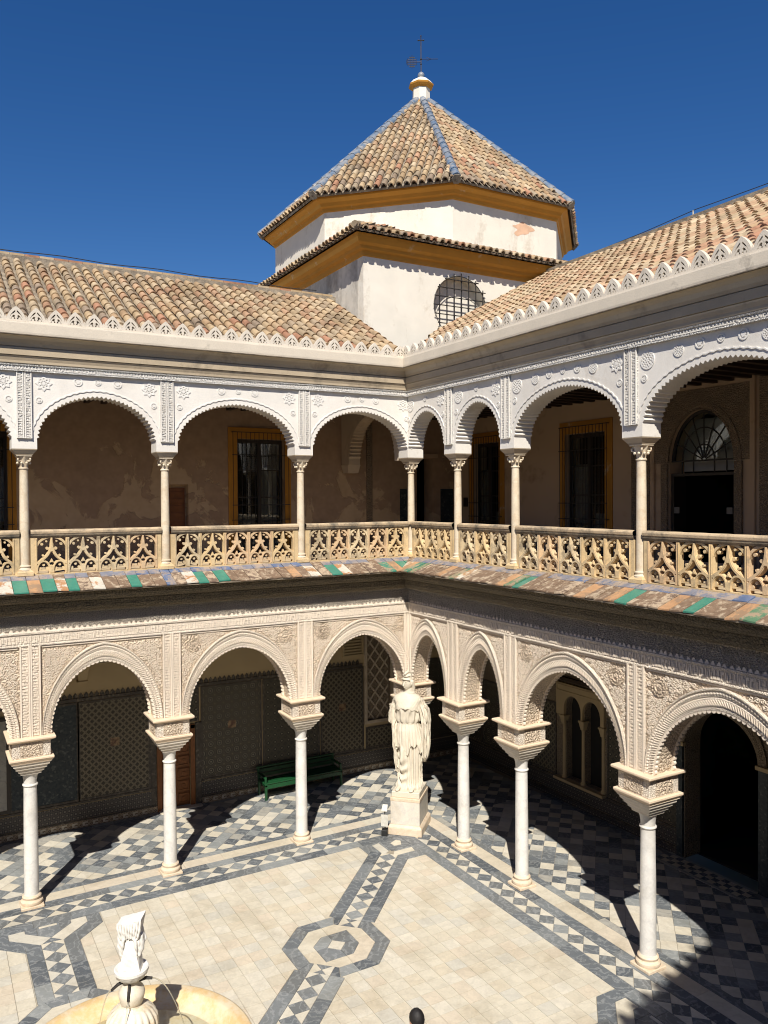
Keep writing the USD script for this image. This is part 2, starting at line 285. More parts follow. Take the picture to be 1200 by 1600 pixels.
M['rail_dark'] = weathered('rail_dark', (.30, .235, .16), .25, 5, stain=(.09, .08, .065), stain_at=(.45, .66), stain_scale=2.6, bump=.008)
M['glass'] = glass()
def water():
    g = NG(); return g.end('water', (.9, .95, .95), .03, None, transmission_weight=1.0, ior=1.33)
M['water'] = water()
# glazed tilework of the dados (Cuenca tiles of about 14 cm, too small to tell apart from here, are the pattern of larger panels)
def azulejo(name, kind, dark, mid, light, s=.28, axis='x'):
    g = NG(); x, y, z = g.sep(g.pos()); u = x if axis == 'x' else y
    U, Z = g.m('divide', u, s), g.m('divide', z, s)
    def fr(a): return g.m('subtract', g.m('fraction', g.m('add', a, 50.0)), .5)
    n = g.noise(g.pos(), 40, 3, .7)
    if kind == 'lattice':
        P, Q = fr(g.m('add', U, Z)), fr(g.m('subtract', U, Z)); e = g.m('maximum', g.m('absolute', P), g.m('absolute', Q))
        c = g.ramp(e, [(0, mid), (.07, mid), (.09, dark), (.2, dark), (.22, mid), (.36, sc(mid, .8)), (.39, light), (.46, light), (.47, dark)])
    elif kind == 'circles':
        P, Q = fr(U), fr(Z); e = g.m('sqrt', g.m('add', g.m('multiply', P, P), g.m('multiply', Q, Q)))
        c = g.ramp(e, [(0, light), (.08, light), (.1, dark), (.2, dark), (.22, mid), (.29, light), (.32, dark), (.4, dark), (.44, mid), (.6, sc(mid, .6)), (.7, light)])
    elif kind == 'dots':
        P, Q = fr(U), fr(Z); e = g.m('add', g.m('absolute', P), g.m('absolute', Q))
        c = g.ramp(e, [(0, light), (.1, light), (.14, dark), (.3, dark), (.36, mid), (.7, sc(mid, .75)), (.8, dark), (1, mid)])
    elif kind == 'rows':
        P, Q = fr(g.m('add', U, g.m('multiply', g.m('floor', Z), .5))), fr(Z); e = g.m('maximum', g.m('absolute', P), g.m('multiply', g.m('absolute', Q), .9))
        c = g.ramp(e, [(0, light), (.16, light), (.2, dark), (.34, dark), (.38, mid), (.5, mid)])
    else:
        v = g('voronoi_texture', 'color', vector=g.pos(), scale=22.0); r, _, _ = g.sep(v)
        c = g.ramp(r, [(0, dark), (.5, mid), (.8, dark), (1, light)])
    c = g.mix(.18, c, g.ramp(n, [(.3, sc(dark, .8)), (.7, sc(light, .8))]))
    return g.end(name, c, .38, g.bump(n, .002), specular_ior_level=.22)
AZD, AZM, AZL = (.020, .021, .023), (.085, .075, .055), (.36, .31, .215)
AZ = {}
for ax in 'xy':
    AZ['lattice' + ax] = azulejo('azulejo_lattice_' + ax, 'lattice', AZD, (.075, .06, .042), (.31, .26, .175), .165, ax)
    AZ['circles' + ax] = azulejo('azulejo_circles_' + ax, 'circles', (.022, .024, .03), (.10, .085, .062), AZL, .235, ax)
    AZ['dots' + ax] = azulejo('azulejo_dots_' + ax, 'dots', AZD, AZM, AZL, .20, ax)
    AZ['rows' + ax] = azulejo('azulejo_rows_' + ax, 'rows', (.03, .03, .034), (.10, .085, .075), (.24, .21, .17), .1, ax)
    AZ['blue' + ax] = azulejo('azulejo_blue_' + ax, 'mosaic', (.022, .032, .042), (.05, .06, .065), (.12, .13, .12), .1, ax)
    AZ['frame' + ax] = azulejo('azulejo_frame_' + ax, 'mosaic', (.05, .042, .036), (.10, .085, .07), (.2, .17, .13), .1, ax)
    AZ['base' + ax] = azulejo('azulejo_base_' + ax, 'dots', (.12, .075, .045), (.42, .33, .23), (.50, .42, .32), .12, ax)
def glaze(name, col, worn):
    return weathered(name, col, .22, 8, stain=worn, stain_at=(.53, .60), stain_scale=4.0, rough=.28, bump=.003, spec=.5)
GL = {'g': glaze('glaze_green', (.045, .215, .155), (.34, .26, .18)), 'e': glaze('glaze_olive', (.10, .21, .125), (.34, .26, .18)), 'w': glaze('glaze_white', (.62, .58, .49), (.40, .23, .12)),
      'o': glaze('glaze_orange', (.47, .27, .145), (.30, .20, .13)), 'b': glaze('glaze_blue', (.10, .15, .27), (.3, .25, .22)), 'k': weathered('worn_tile', (.20, .135, .09), .35, 12, stain=(.45, .36, .26), stain_at=(.56, .66), stain_scale=7, bump=.006),
      'p': weathered('worn_pale_tile', (.44, .34, .24), .25, 12, stain=(.16, .11, .08), stain_at=(.52, .6), stain_scale=8, bump=.006), 'G': weathered('glaze_green_clean', (.05, .225, .165), .2, 9, rough=.25, bump=.003, spec=.5), 'W': glaze('glaze_white_clean', (.60, .56, .48), (.42, .22, .11)), 's': glaze('glaze_slate', (.19, .20, .25), (.34, .28, .24)), 'd': glaze('glaze_dark_green', (.035, .10, .09), (.28, .2, .14))}
# ================================================================ the ground and the paving
def struct(name, mesh, mat, label=None, smooth=False): return solo(name, mesh, mat, label, kind='structure', smooth=smooth)
struct('ground', join([box(-2500, 2500, -2500, 2500, -.6, -.55)]), M['ground'])
def poly_slab(p, z0, z1): return ext(p, z0, z1)
def dist(c): return float(np.hypot(c[0] - CAM[0], c[1] - CAM[1]))
COURT = thing('courtyard_floor', 'courtyard floor of cream and grey marble laid in patterns', kind='structure')
part(COURT, 'bedding', box(-17, .34, -18, .34, -.3, -.012), M['joint'])
GAP = .0035
def lay(parent, name, poly, mats, jit=.0015):
    if poly.geom_type not in ('Polygon', 'MultiPolygon'): return
    q = poly.buffer(-GAP, join_style=2)
    if q.is_empty or q.area < .0015: return
    part(parent, name, ext(q, -.03, RNG.uniform(0, jit)), RNG.choice(mats) if isinstance(mats, list) else mats)
creams = [M[f'cream_{i}'] for i in (0, 0, 1, 2, 3, 4, 5)] + [M['cream_0']]; greys = [M[f'grey_{i}'] for i in (0, 0, 1, 2, 4, 4, 3)]
pale = [M['cream_2'], M['cream_0'], M['cream_4']]
E0, E1, E2, E3 = .0, .27, .66, .95            # inner edges of the kerb, dark, diamond and dark bands, measured in from the column line
def side_poly(side, pts): return Polygon([(-a, -b) for a, b in pts]) if side == 'L' else Polygon([(-b, -a) for a, b in pts])
UM = 12.6
for side in 'LR':
    # cream kerb under the columns, laid in long slabs
    u = .36
    while u < UM:
        n = u + RNG.uniform(.85, 1.15); lay(COURT, 'kerb_slab', side_poly(side, [(u, -.34), (n, -.34), (n, E0), (u, E0)]), [M['cream_5'], M['cream_3'], M['cream_0']]); u = n
    for a, b in ((E0, E1), (E2, E3)):
        u = a
        while u < UM:
            n = u + RNG.uniform(.55, 1.0); s = a if u > a else a
            pts = [(u, a), (n, a), (n, b), (b if u == a else u, b)]
            lay(COURT, 'border_slab', side_poly(side, pts), greys); u = n
    h = (E2 - E1) / 2; c = (E1 + E2) / 2; k = 0
    u = E2 + .02
    while u < UM:
        lay(COURT, 'dark_diamond', side_poly(side, [(u, c), (u + h, c - h), (u + 2 * h, c), (u + h, c + h)]), greys)
        lay(COURT, 'cream_triangle', side_poly(side, [(u + h, E1), (u + 3 * h, E1), (u + 2 * h, c)]), pale)
        lay(COURT, 'cream_triangle', side_poly(side, [(u + h, E2), (u + 3 * h, E2), (u + 2 * h, c)]), pale); u += 2 * h
lay(COURT, 'kerb_slab', Polygon([(-.36, -0.0), (-.36, .34), (.34, .34), (.34, -.36), (0, -.36), (0, 0)]), M['cream_3'])
lay(COURT, 'border_slab', Polygon([(-.27, -.27), (-.66, -.27), (-.66, -.66), (-.27, -.66)]), M['grey_1'])
# the paths: dark borders with diamonds between, and their knots
TAKEN = []
def path(p0, p1, ends=(None, None)):
    p0, p1 = np.array(p0, float), np.array(p1, float); L = np.linalg.norm(p1 - p0); d = (p1 - p0) / L; n = np.array([-d[1], d[0]])
    P = lambda s, t: tuple(p0 + d * s + n * t)
    TAKEN.append(Polygon([P(0, -.45), P(L, -.45), P(L, .45), P(0, .45)]))
    for sg in (-1, 1):
        s = 0
        while s < L - .05:
            e = min(L, s + RNG.uniform(.5, 1.0)); e = L if L - e < .25 else e
            lay(COURT, 'path_border_slab', Polygon([P(s, sg * .19), P(e, sg * .19), P(e, sg * .45), P(s, sg * .45)]), greys); s = e
    k = max(1, round(L / .385)); q = L / k
    for i in range(k):
        s = i * q; lay(COURT, 'path_diamond', Polygon([P(s, 0), P(s + q / 2, -.19), P(s + q, 0), P(s + q / 2, .19)]), greys)
        for sg in (-1, 1):
            a, b = (s - q / 2 if i else s), s + q / 2
            lay(COURT, 'path_triangle', Polygon([P(max(0, s - q / 2), sg * .19), P(s + q / 2, sg * .19), P(s, 0)]), pale)
            if i == k - 1: lay(COURT, 'path_triangle', Polygon([P(L - q / 2, sg * .19), P(L, sg * .19), P(L, 0)]), pale)
def octa(c, r): return Polygon([(c[0] + r * a, c[1] + r * b) for a, b in ((.41, 1), (1, .41), (1, -.41), (.41, -1), (-.41, -1), (-1, -.41), (-1, .41), (-.41, 1))])
def knot(c, diag=True):
    o, i = octa(c, .90), octa(c, .645); TAKEN.append(o); c = np.array(c); dd = np.array([s2, s2]) if diag else None; ring = o.difference(i)
    if diag:
        ch = LineString([tuple(c - 3 * dd), tuple(c + 3 * dd)]).buffer(.19, cap_style=2); ring = ring.difference(ch); nn = np.array([-s2, s2])
        for sg in (-1, 1):
            a_, b_ = .38, .90; p = lambda s, t: tuple(c + dd * s * sg + nn * t); m_ = (a_ + b_) / 2 - .04; hh = .19
            D_ = [Polygon([p(m_ + k * .37 - .185, 0), p(m_ + k * .37, -.19), p(m_ + k * .37 + .185, 0), p(m_ + k * .37, .19)]) for k in (0, 1)]
            zone = ch.intersection(o).difference(i).intersection(Polygon([p(.1, -1), p(2, -1), p(2, 1), p(.1, 1)]))
            for q in D_: lay(COURT, 'path_diamond', q.intersection(zone) if not q.intersection(zone).geom_type.startswith('Multi') else q, greys)
            rest_ = zone.difference(unary_union(D_))
            for gg in (rest_.geoms if hasattr(rest_, 'geoms') else [rest_]):
                if gg.geom_type == 'Polygon': lay(COURT, 'path_triangle', gg, pale)
    a0 = PI / 8
    for k in range(8):
        a, b = a0 + k * PI / 4, a0 + (k + 1) * PI / 4; w = Polygon([tuple(c), *[tuple(c + 3 * np.array([math.cos(t), math.sin(t)])) for t in (a, (a + b) / 2, b)]])
        q = ring.intersection(w)
        m1 = Polygon([tuple(c), *[tuple(c + 3 * np.array([math.cos(t), math.sin(t)])) for t in (a, (a + b) / 2)]])
        for h_ in (q.intersection(m1), q.difference(m1)):
            for gg in (h_.geoms if hasattr(h_, 'geoms') else [h_]): lay(COURT, 'knot_border_slab', gg, greys)
    H6 = [(.38, .36), (.38, -.14), (.14, -.39), (-.39, -.39), (-.39, .14), (-.14, .36)] if diag else [(.39, 0), (.2, .34), (-.2, .34), (-.39, 0), (-.2, -.34), (.2, -.34)]
    hx = Polygon([tuple(c + np.array(p)) for p in H6]); dm = Polygon([tuple(c + np.array(p)) for p in ((0, .18), (.18, 0), (0, -.18), (-.18, 0))])
    inner = i.difference(hx)
    for q in range(4):
        w = Polygon([tuple(c), tuple(c + 2 * np.array([math.cos(q * PI / 2), math.sin(q * PI / 2)])), tuple(c + 3 * np.array([math.cos(q * PI / 2 + PI / 4), math.sin(q * PI / 2 + PI / 4)])), tuple(c + 2 * np.array([math.cos(q * PI / 2 + PI / 2), math.sin(q * PI / 2 + PI / 2)]))])
        g_ = inner.intersection(w)
        for gg in (g_.geoms if hasattr(g_, 'geoms') else [g_]):
            if gg.geom_type == 'Polygon': lay(COURT, 'knot_cream_slab', gg, creams)
        g_ = hx.difference(dm).intersection(w)
        for gg in (g_.geoms if hasattr(g_, 'geoms') else [g_]):
            if gg.geom_type == 'Polygon': lay(COURT, 'knot_grey_slab', gg, [M['grey_1'], M['grey_3'], M['grey_4']])
    lay(COURT, 'knot_diamond', dm, M['cream_2'])
s2 = math.sqrt(.5)
KN = (-4.29, -4.32)
knot(KN)
r_oct = .93
path((-1.62, -1.62), (KN[0] + .634, KN[1] + .634)); path((KN[0] - .634, KN[1] - .634), (-7.3, -7.3))
# where the diagonal path meets the border: a grey fork with two cream bars and a cream pentagon
fork = [Polygon(p) for p in ([(-1.76, -1.04), (-1.56, -1.0), (-1.56, -1.48), (-1.76, -1.60)], [(-1.04, -1.76), (-1.0, -1.56), (-1.48, -1.56), (-1.60, -1.76)], [(-1.33, -1.14), (-1.14, -1.05), (-1.05, -1.14), (-1.14, -1.33), (-1.32, -1.32)])]
fk = Polygon([(-.95, -.95), (-2.05, -.95), (-2.05, -1.42), (-1.93, -1.30), (-1.30, -1.93), (-1.42, -2.05), (-.95, -2.05)]); TAKEN.append(fk)
for f in fork: lay(COURT, 'fork_cream_slab', f, pale)
rest = fk.difference(unary_union(fork + [LineString([(-1.62, -1.62), (-4, -4)]).buffer(.45, cap_style=2)]))
for cut in (sbox(-3, -1.45, -1.5, 0), sbox(-1.5, -1.5, 0, 0), sbox(-1.45, -3, 0, -1.5)):
    g_ = rest.intersection(cut)
    for gg in (g_.geoms if hasattr(g_, 'geoms') else [g_]):
        if gg.geom_type == 'Polygon': lay(COURT, 'fork_grey_slab', gg, greys)
# the side paths and the flared ends by which they join the border
for side in 'LR':
    c = 8.69; mp = lambda a, b: (-a, -b) if side == 'L' else (-b, -a)
    path(mp(c, 1.62), mp(c, 3.46)); knot(mp(c, 4.3), False)
    fl = Polygon([mp(c - .45, 1.62 + .2), mp(c - .45, 1.80), mp(c - .93, 1.36), mp(c - .93, .95), mp(c + .93, .95), mp(c + .93, 1.36), mp(c + .45, 1.80), mp(c + .45, 1.82)]).buffer(0)
    TAKEN.append(fl); arms = []
    for sg in (-1, 1): arms.append(Polygon([mp(c + sg * .19, 1.64), mp(c + sg * .68, 1.2), mp(c + sg * .68, .98), mp(c + sg * .40, .98), mp(c + sg * .40, 1.10), mp(c + sg * .0, 1.46)]))
    bar = Polygon([mp(c - .16, .96), mp(c + .16, .96), mp(c + .16, 1.03), mp(c - .16, 1.03)])
    for a in arms + [bar]: lay(COURT, 'fork_cream_slab', a, pale)
    rs = fl.difference(unary_union(arms + [bar, Polygon([mp(c - .45, 1.62), mp(c + .45, 1.62), mp(c + .45, 3), mp(c - .45, 3)])]))
    for cut in ((c - 1, c - .2), (c - .2, c + .2), (c + .2, c + 1)):
        g_ = rs.intersection(Polygon([mp(cut[0], 0), mp(cut[1], 0), mp(cut[1], 3), mp(cut[0], 3)]))
        for gg in (g_.geoms if hasattr(g_, 'geoms') else [g_]):
            if gg.geom_type == 'Polygon': lay(COURT, 'fork_grey_slab', gg, greys)
taken = unary_union([t.buffer(.002) for t in TAKEN]); S = .283
cells = []
for i in range(-60, 0):
    for j in range(-62, 0):
        q = sbox(-.95 + i * S, -.95 + j * S, -.95 + (i + 1) * S, -.95 + (j + 1) * S).difference(taken)
        for gg in (q.geoms if hasattr(q, 'geoms') else [q]):
            if gg.geom_type == 'Polygon' and gg.area > .004: cells.append(gg)
def in_view(p, z=0.0, m=1.03):
    d = np.array([p[0], p[1], z]) - CAM; w = d @ CF; return w > .3 and abs(d @ CR) / w < 600 / 1253.9 * m and abs(d @ CU) / w < 800 / 1253.9 * m
cells.sort(key=lambda q: (not in_view(q.centroid.coords[0]), dist(q.centroid.coords[0])))
more = {}
for k, q in enumerate(cells):
    m_ = RNG.choice(creams)
    if k < 300: lay(COURT, 'marble_tile', q, m_)
    else:
        b = q.buffer(-GAP, join_style=2)
        if not b.is_empty: more.setdefault(m_.GetPath(), []).append(ext(b, -.03, RNG.uniform(0, .0015)))
for k, v in more.items(): part(COURT, 'far_marble_tiles', join(v), str(k), kind='stuff')

def gallery_floor(name, label, region, bedding):
    t = thing(name, label, kind='structure'); part(t, 'bedding', bedding, M['joint']); tiles = []; S = .288; c = math.sqrt(.5)
    x0, y0, x1, y1 = region.bounds
    for i in range(-80, 80):
        for j in range(-80, 80):
            a, b = i * S, j * S; cx, cy = (a - b) * c, (a + b) * c
            if not (x0 - .3 < cx < x1 + .3 and y0 - .3 < cy < y1 + .3): continue
            q = Polygon([((p - r) * c, (p + r) * c) for p, r in ((a - S / 2, b - S / 2), (a + S / 2, b - S / 2), (a + S / 2, b + S / 2), (a - S / 2, b + S / 2))]).intersection(region)
            if q.geom_type == 'Polygon' and q.area > .006:
                ch = (i + j) % 2; r = RNG.random()
                if ch: m_ = RNG.choice(['cream_2', 'cream_0', 'cream_4', 'cream_0']) if r < .62 else ('pale_grey' if r < .76 else ('grey_3' if r < .9 else 'grey_0'))
                else: m_ = RNG.choice(['grey_0', 'grey_1', 'grey_2', 'grey_4']) if r < .60 else ('grey_3' if r < .76 else ('pale_grey' if r < .86 else 'cream_2'))
                tiles.append((q, m_))
    tiles.sort(key=lambda q: (not in_view(q[0].centroid.coords[0]), dist(q[0].centroid.coords[0]))); more = {}
    for k, (q, m_) in enumerate(tiles):
        if k < 300: lay(t, 'checker_tile', q, M[m_])
        else:
            b = q.buffer(-GAP, join_style=2)
            if not b.is_empty: more.setdefault(m_, []).append(ext(b, -.03, RNG.uniform(0, .0015)))
    for k, v in more.items(): part(t, 'far_checker_tiles', join(v), M[k], kind='stuff')
    return t
GL_ = gallery_floor('gallery_floor', 'checkered marble floor of the left ground floor gallery', sbox(-13.4, .52, 3.72, 3.32).union(sbox(.34, -.5, 3.72, .52)), join([box(-13.5, 3.9, .34, 3.5, -.3, -.012), box(.34, 3.9, -.5, .34, -.3, -.012)]))
GR_ = gallery_floor('gallery_floor', 'checkered marble floor of the right ground floor gallery', sbox(.52, -13.4, 3.72, -.5), box(.34, 3.9, -13.5, -.5, -.3, -.012))
for side, par in (('L', GL_), ('R', GR_)):
    for a, b, u_ in ((-.34, -.52, .36), (-3.32 if side == 'L' else -3.72, -3.5 if side == 'L' else -3.9, -3.6 if side == 'L' else .5)):
        u = u_
        while u < 13:
            n = u + RNG.uniform(.5, .9); lay(par, 'edge_slab', side_poly(side, [(u, a), (n, a), (n, b), (u, b)]), greys + [M['pale_grey']]); u = n

# ================================================================ arcades
LOW = {'L': [0, 3.055, 6.118, 8.86, 11.75], 'R': [0, 2.203, 4.262, 7.592, 10.95]}
UPP = {'L': [0, 3.015, 6.149, 8.897, 11.8], 'R': [0, 2.036, 4.10, 7.454, 10.95]}
MAP = {'L': Ls, 'R': Rs}; UEND = 13.2
WORD = {'L': 'left', 'R': 'right'}
def band(ci, co, prof, w_back=None):
    """relief band between two curves: prof = (fraction, w)."""
    P = np.stack([np.stack([ci[:, 0] + (co[:, 0] - ci[:, 0]) * s, np.full(len(ci), w), ci[:, 1] + (co[:, 1] - ci[:, 1]) * s], 1) for s, w in prof], 1)
    return grid(P)
def beads(curve, step, size, w, proud, slant=0.0, skip=0):
    P, T = along(curve, step); out = []
    for (x, z), t in zip(P, T):
        n = np.array([-t[1], t[0]]); a = t * math.cos(slant) + n * math.sin(slant); b = n * math.cos(slant) - t * math.sin(slant)
        v = np.array([[*(np.array([x, z]) + a * i * size[0] / 2 + b * j * size[1] / 2)] for i, j in ((-1, -1), (1, -1), (1, 1), (-1, 1))])
        k = np.array([x, z]) + (v - [x, z]) * .55
        out.append((np.array([(p[0], w, p[1]) for p in v] + [(p[0], w + proud, p[1]) for p in k]), BF))
    return join(out)
def motif(u0, u1, z0, z1, w, proud, cell=.05, vertical=True, seed=0):
    """a narrow band of carved lettering and knots, as small raised bars."""
    r = random.Random(seed); out = []; n = max(1, int(((z1 - z0) if vertical else (u1 - u0)) / cell)); h = cell
    for k in range(n):
        a, b = (z0 + k * h, z0 + (k + 1) * h) if vertical else (u0 + k * h, u0 + (k + 1) * h)
        c0, c1 = (u0, u1) if vertical else (z0, z1); W = c1 - c0; t_ = r.random()
        bars = []
        if t_ < .4: bars += [(a + .1 * h, a + .4 * h, c0 + .08 * W, c0 + .92 * W), (a + .4 * h, b - .1 * h, c0 + r.choice((.08, .66)) * W, 0)]
        elif t_ < .7: bars += [(a + .08 * h, b - .12 * h, c0 + .1 * W, c0 + .38 * W), (a + .3 * h, a + .62 * h, c0 + .45 * W, c0 + .92 * W)]
        else: bars += [(a + .08 * h, a + .36 * h, c0 + .3 * W, c0 + .95 * W), (a + .5 * h, a + .82 * h, c0 + .05 * W, c0 + .7 * W)]
        for p, q, c, d in bars:
            if d == 0: d = c + .28 * W
            out.append(box(c, d, w, w + proud, p, q) if vertical else box(p, q, w, w + proud, c, d))
    return join(out)
def scrolls(region, pitch, w, proud, seed=0, r=.010):
    """carved foliage: spiral stems and leaf buds filling a region of the wall face."""
    rr = random.Random(seed); out = []; x0, z0, x1, z1 = region.bounds; inner = region.buffer(-pitch * .42)
    for i in range(int((x1 - x0) / pitch) + 2):
        for j in range(int((z1 - z0) / (pitch * .87)) + 2):
            x, z = x0 + (i + .5 * (j % 2)) * pitch, z0 + j * pitch * .87
            if not inner.contains(Point(x, z)): continue
            s = rr.choice((-1, 1)); a0 = rr.uniform(0, 6.28); th = np.linspace(0, 3.6 * PI / 2 * 1.6, 11); R = pitch * .50 * (1 - th / th[-1] * .78)
            out.append(tube(np.stack([x + R * np.cos(s * th + a0), w + proud * (.35 + .5 * th / th[-1]), z + R * np.sin(s * th + a0)], 1), np.linspace(r, r * .8, 11), 4))
            for q in (0, 1): 
                a = a0 + q * PI + 1; k = pitch * .55; c = np.array([x + k * math.cos(a), w, z + k * math.sin(a)]); d = np.array([math.cos(a + .9), 0, math.sin(a + .9)]) * pitch * .2; n = np.array([-d[2], 0, d[0]]) * .5
                out.append((np.array([c - d, c + n, c + d, c - n, c + [0, proud, 0]]), np.array([[0, 1, 4], [1, 2, 4], [2, 3, 4], [3, 0, 4]])))
    return join(out)
def lower_arcade(side):
    f = MAP[side]; U = LOW[side]; t = thing('ground_floor_arcade', f'{WORD[side]} ground floor arcade wall of carved cream stucco over marble columns', 'arcade', 'carved arcade walls of the courtyard')
    P = lambda name, m, mat, **k: part(t, name, f(m), mat, **k)
    ends = U + [UEND + 1.2]; Z0 = 3.42
    hw = .335; wall = sbox(-.25 if side == 'L' else .25, Z0, UEND, 5.80); arches = []
    for a, b in zip(ends[:-1], ends[1:]):
        c = arch_c(a + hw, b - hw, Z0, 4.78); arches.append((a, b, c)); wall = wall.difference(Polygon(np.vstack([c, [(b - hw, Z0 - 1)], [(a + hw, Z0 - 1)]])))
    P('wall_body', ext_uz(wall, -.25, .25), M['stucco'])
    for a, b, c in arches:
        if b > UEND: continue
        co = arch_c(a + .20, b - .20, Z0, 5.13, .08)
        P('archivolt', band(c, co, [(0, .25), (.0, .262), (.10, .268), (.14, .256), (.18, .256), (.20, .27), (.52, .285), (.56, .27), (.60, .27), (.62, .282), (.88, .290), (.90, .315), (.97, .318), (1.0, .305), (1.0, .25)]), M['stucco_fine'])
        mid = c + (co - c) * .36
        P('rope_moulding', beads(mid, .046, (.016, .15), .272, .018, .5), M['stucco_plain'])
        for w in (.20, -.24):
            sc_ = []
            Q, T = along(c, .088)
            for (x, z), tt in zip(Q, T):
                n = np.array([tt[1], -tt[0]]); an = np.linspace(0, PI, 6)
                v = [np.array([x, z]) + tt * .043 * math.cos(q) + n * .052 * math.sin(q) for q in an]
                r = [np.array([x, z]) + tt * .043 - n * .02, np.array([x, z]) - tt * .043 - n * .02]
                pg = Polygon([*v, r[1], r[0]])
                if pg.is_valid: sc_.append(ext_uz(pg, w, w + .055))
            P('scalloped_edge', join(sc_), M['stucco_plain'])

        P('panel_frame', join([box(a + .215, b - .215, .25, .276, 5.135, 5.165)]), M['stucco_plain'])
        sp = sbox(a + .215, Z0 + .3, b - .215, 5.13).difference(Polygon(np.vstack([co, [(b - .2, Z0 - 1)], [(a + .2, Z0 - 1)]])).buffer(.015)); discs = []
        if b - a > 2.5 and not (side == 'L' and a > 6):
            for uu in (a + .47, b - .47):
                rr = [(.04, .022), (.05, .008), (.075, .008), (.08, .022), (.105, .022), (.11, .006), (.135, .006), (.14, .02), (.16, .016), (.165, 0)]
                m_ = lathe([(1e-3, .03)] + rr, 24, mod=lambda A, R: 1 + .05 * np.cos(12 * A)); v = m_[0]; discs.append(Point(uu, 4.90).buffer(.17))
                P('rosette', (np.stack([uu + v[:, 0], .252 + v[:, 2], 4.90 + v[:, 1]], 1), m_[1]), M['stucco'])
        P('arabesque', scrolls(sp.difference(unary_union(discs)) if discs else sp, .09, .25, .018, int(a * 10), .0095), M['stucco_plain'], kind='stuff')
        P('leaf_moulding', beads(c + (co - c) * .76, .055, (.034, .05), .288, .012, .7), M['stucco_plain'])
    for i, u in enumerate(U):
        a, b = (u - .185, u + .185) if i else (.25, .40)
        P('pilaster_strip', box(a, b, .25, .282, Z0, 5.18), M['stucco_fine'])
        P('pilaster_fillet', join([box(x - .014, x + .014, .282, .305, Z0, 5.18) for x in ((a + .014, (a + b) / 2 - .018, (a + b) / 2 + .018, b - .014) if i else (b - .014, a + .04))]), M['stucco_plain'])
    for i, u in enumerate(U):
        if i: P('carved_motif', join([motif(u - .158, u - .028, Z0 + .01, 5.17, .282, .012, .062, True, i), motif(u + .028, u + .158, Z0 + .01, 5.17, .282, .012, .062, True, i + 50)]), M['stucco_plain'], kind='stuff')
    P('carved_lettering', motif(.36, UEND, 5.225, 5.385, .285, .012, .07, False, 5), M['stucco_plain'], kind='stuff')
    P('frieze_foliage', scrolls(sbox(.3, 5.44, UEND, 5.81), .10, .254, .02, 3, .011), M['stucco_frieze'], kind='stuff')
    P('inscription_band', sweep_u([(.24, 5.18), (.30, 5.18), (.30, 5.20), (.285, 5.21), (.285, 5.40), (.305, 5.41), (.305, 5.44), (.24, 5.46)], UEND), M['stucco_fine'])
    P('frieze', sweep_u([(.24, 5.45), (.252, 5.46), (.255, 5.79), (.2, 5.80)], UEND), M['stucco_frieze'])
    # irregular lit crest of leaves along the lower edge of the frieze
    lv = []
    for k in range(int((UEND - .4) / .11)):
        u = .4 + k * .11 + NPR.uniform(-.02, .02); lv.append(taper(.05, 0, .012, .05 + NPR.uniform(0, .02), .012, .006)); lv[-1] = shift(lv[-1], (u, .268, 5.44))
    P('leaf_crest', join(lv), M['stucco_plain'])
    return t
lower_arcade('L'); lower_arcade('R')

def eave(side):
    f = MAP[side]; t = thing('glazed_eave', f'{WORD[side]} eave of green, white and orange glazed tiles below the balustrade', 'tiled eave', 'glazed tile eaves round the courtyard')
    P = lambda name, m, mat, **k: part(t, name, f(m), mat, **k)
    P('carved_cornice', sweep_u([(.2, 5.80), (.36, 5.80), (.44, 5.83), (.49, 5.90), (.51, 5.99), (.53, 6.0), (.53, 6.025), (.2, 6.025)], UEND), M['dark_wood'])
    P('carved_cornice', sweep_u([(.2, 6.03), (.54, 6.03), (.60, 6.07), (.66, 6.14), (.68, 6.22), (.70, 6.235), (.2, 6.25)], UEND), M['dark_wood'])
    P('bedding', sweep_u([(.60, 6.20), (.775, 6.235), (.775, 6.26), (.10, 6.50), (.10, 6.30)], UEND), M['mortar'])
    seqL = list('GWGoGWGpWkkGkkbpWGpGkkpkkkokwpGWkkpkgoGGk'[::-1] + 'WGoGWGkpGWG')     # from the corner outwards
    seqR = list('wpwogepkkkokewpkkkkoeGkkkkpkokkoGkkpokGkkoekppkdopoeGGokkkpokbkoGGkko')
    seq = seqL if side == 'L' else seqR; u = -.1; k = 0; zt = lambda w: 6.275 + (.80 - w) / .68 * .235
    while u < UEND:
        wd = RNG.uniform(.20, .27); q = Polygon([(u + .006, .80 + RNG.uniform(-.02, .015)), (u + wd - .006, .80 + RNG.uniform(-.02, .015)), (u + wd - .006, .30), (u + .006, .30)]).intersection(Polygon([(0, 0), (40, 0), (40, 40)]))
        col = seq[k] if k < len(seq) else RNG.choice('gwokkkp')
        for row, (qq, cc) in enumerate(((q, col), (Polygon([(u + .006, .295), (u + wd - .006, .295), (u + wd - .006, .10), (u + .006, .10)]).intersection(Polygon([(0, 0), (40, 0), (40, 40)])), RNG.choice('sbsks')))):
            if qq.geom_type != 'Polygon' or qq.area < .004: continue
            m = ext(qq, 0, .024); v = m[0]; um = v[:, 0].mean(); hw_ = wd / 2
            v[:, 2] += np.array([zt(w) for w in v[:, 1]]) - .012 + RNG.uniform(-.008, .008) + row * .004 + (v[:, 0] - um) * RNG.uniform(-.06, .06)
            P('glazed_tile' if not row else 'upper_glazed_tile', m, GL[cc])
        u += wd; k += 1
    return t
eave('L'); eave('R')

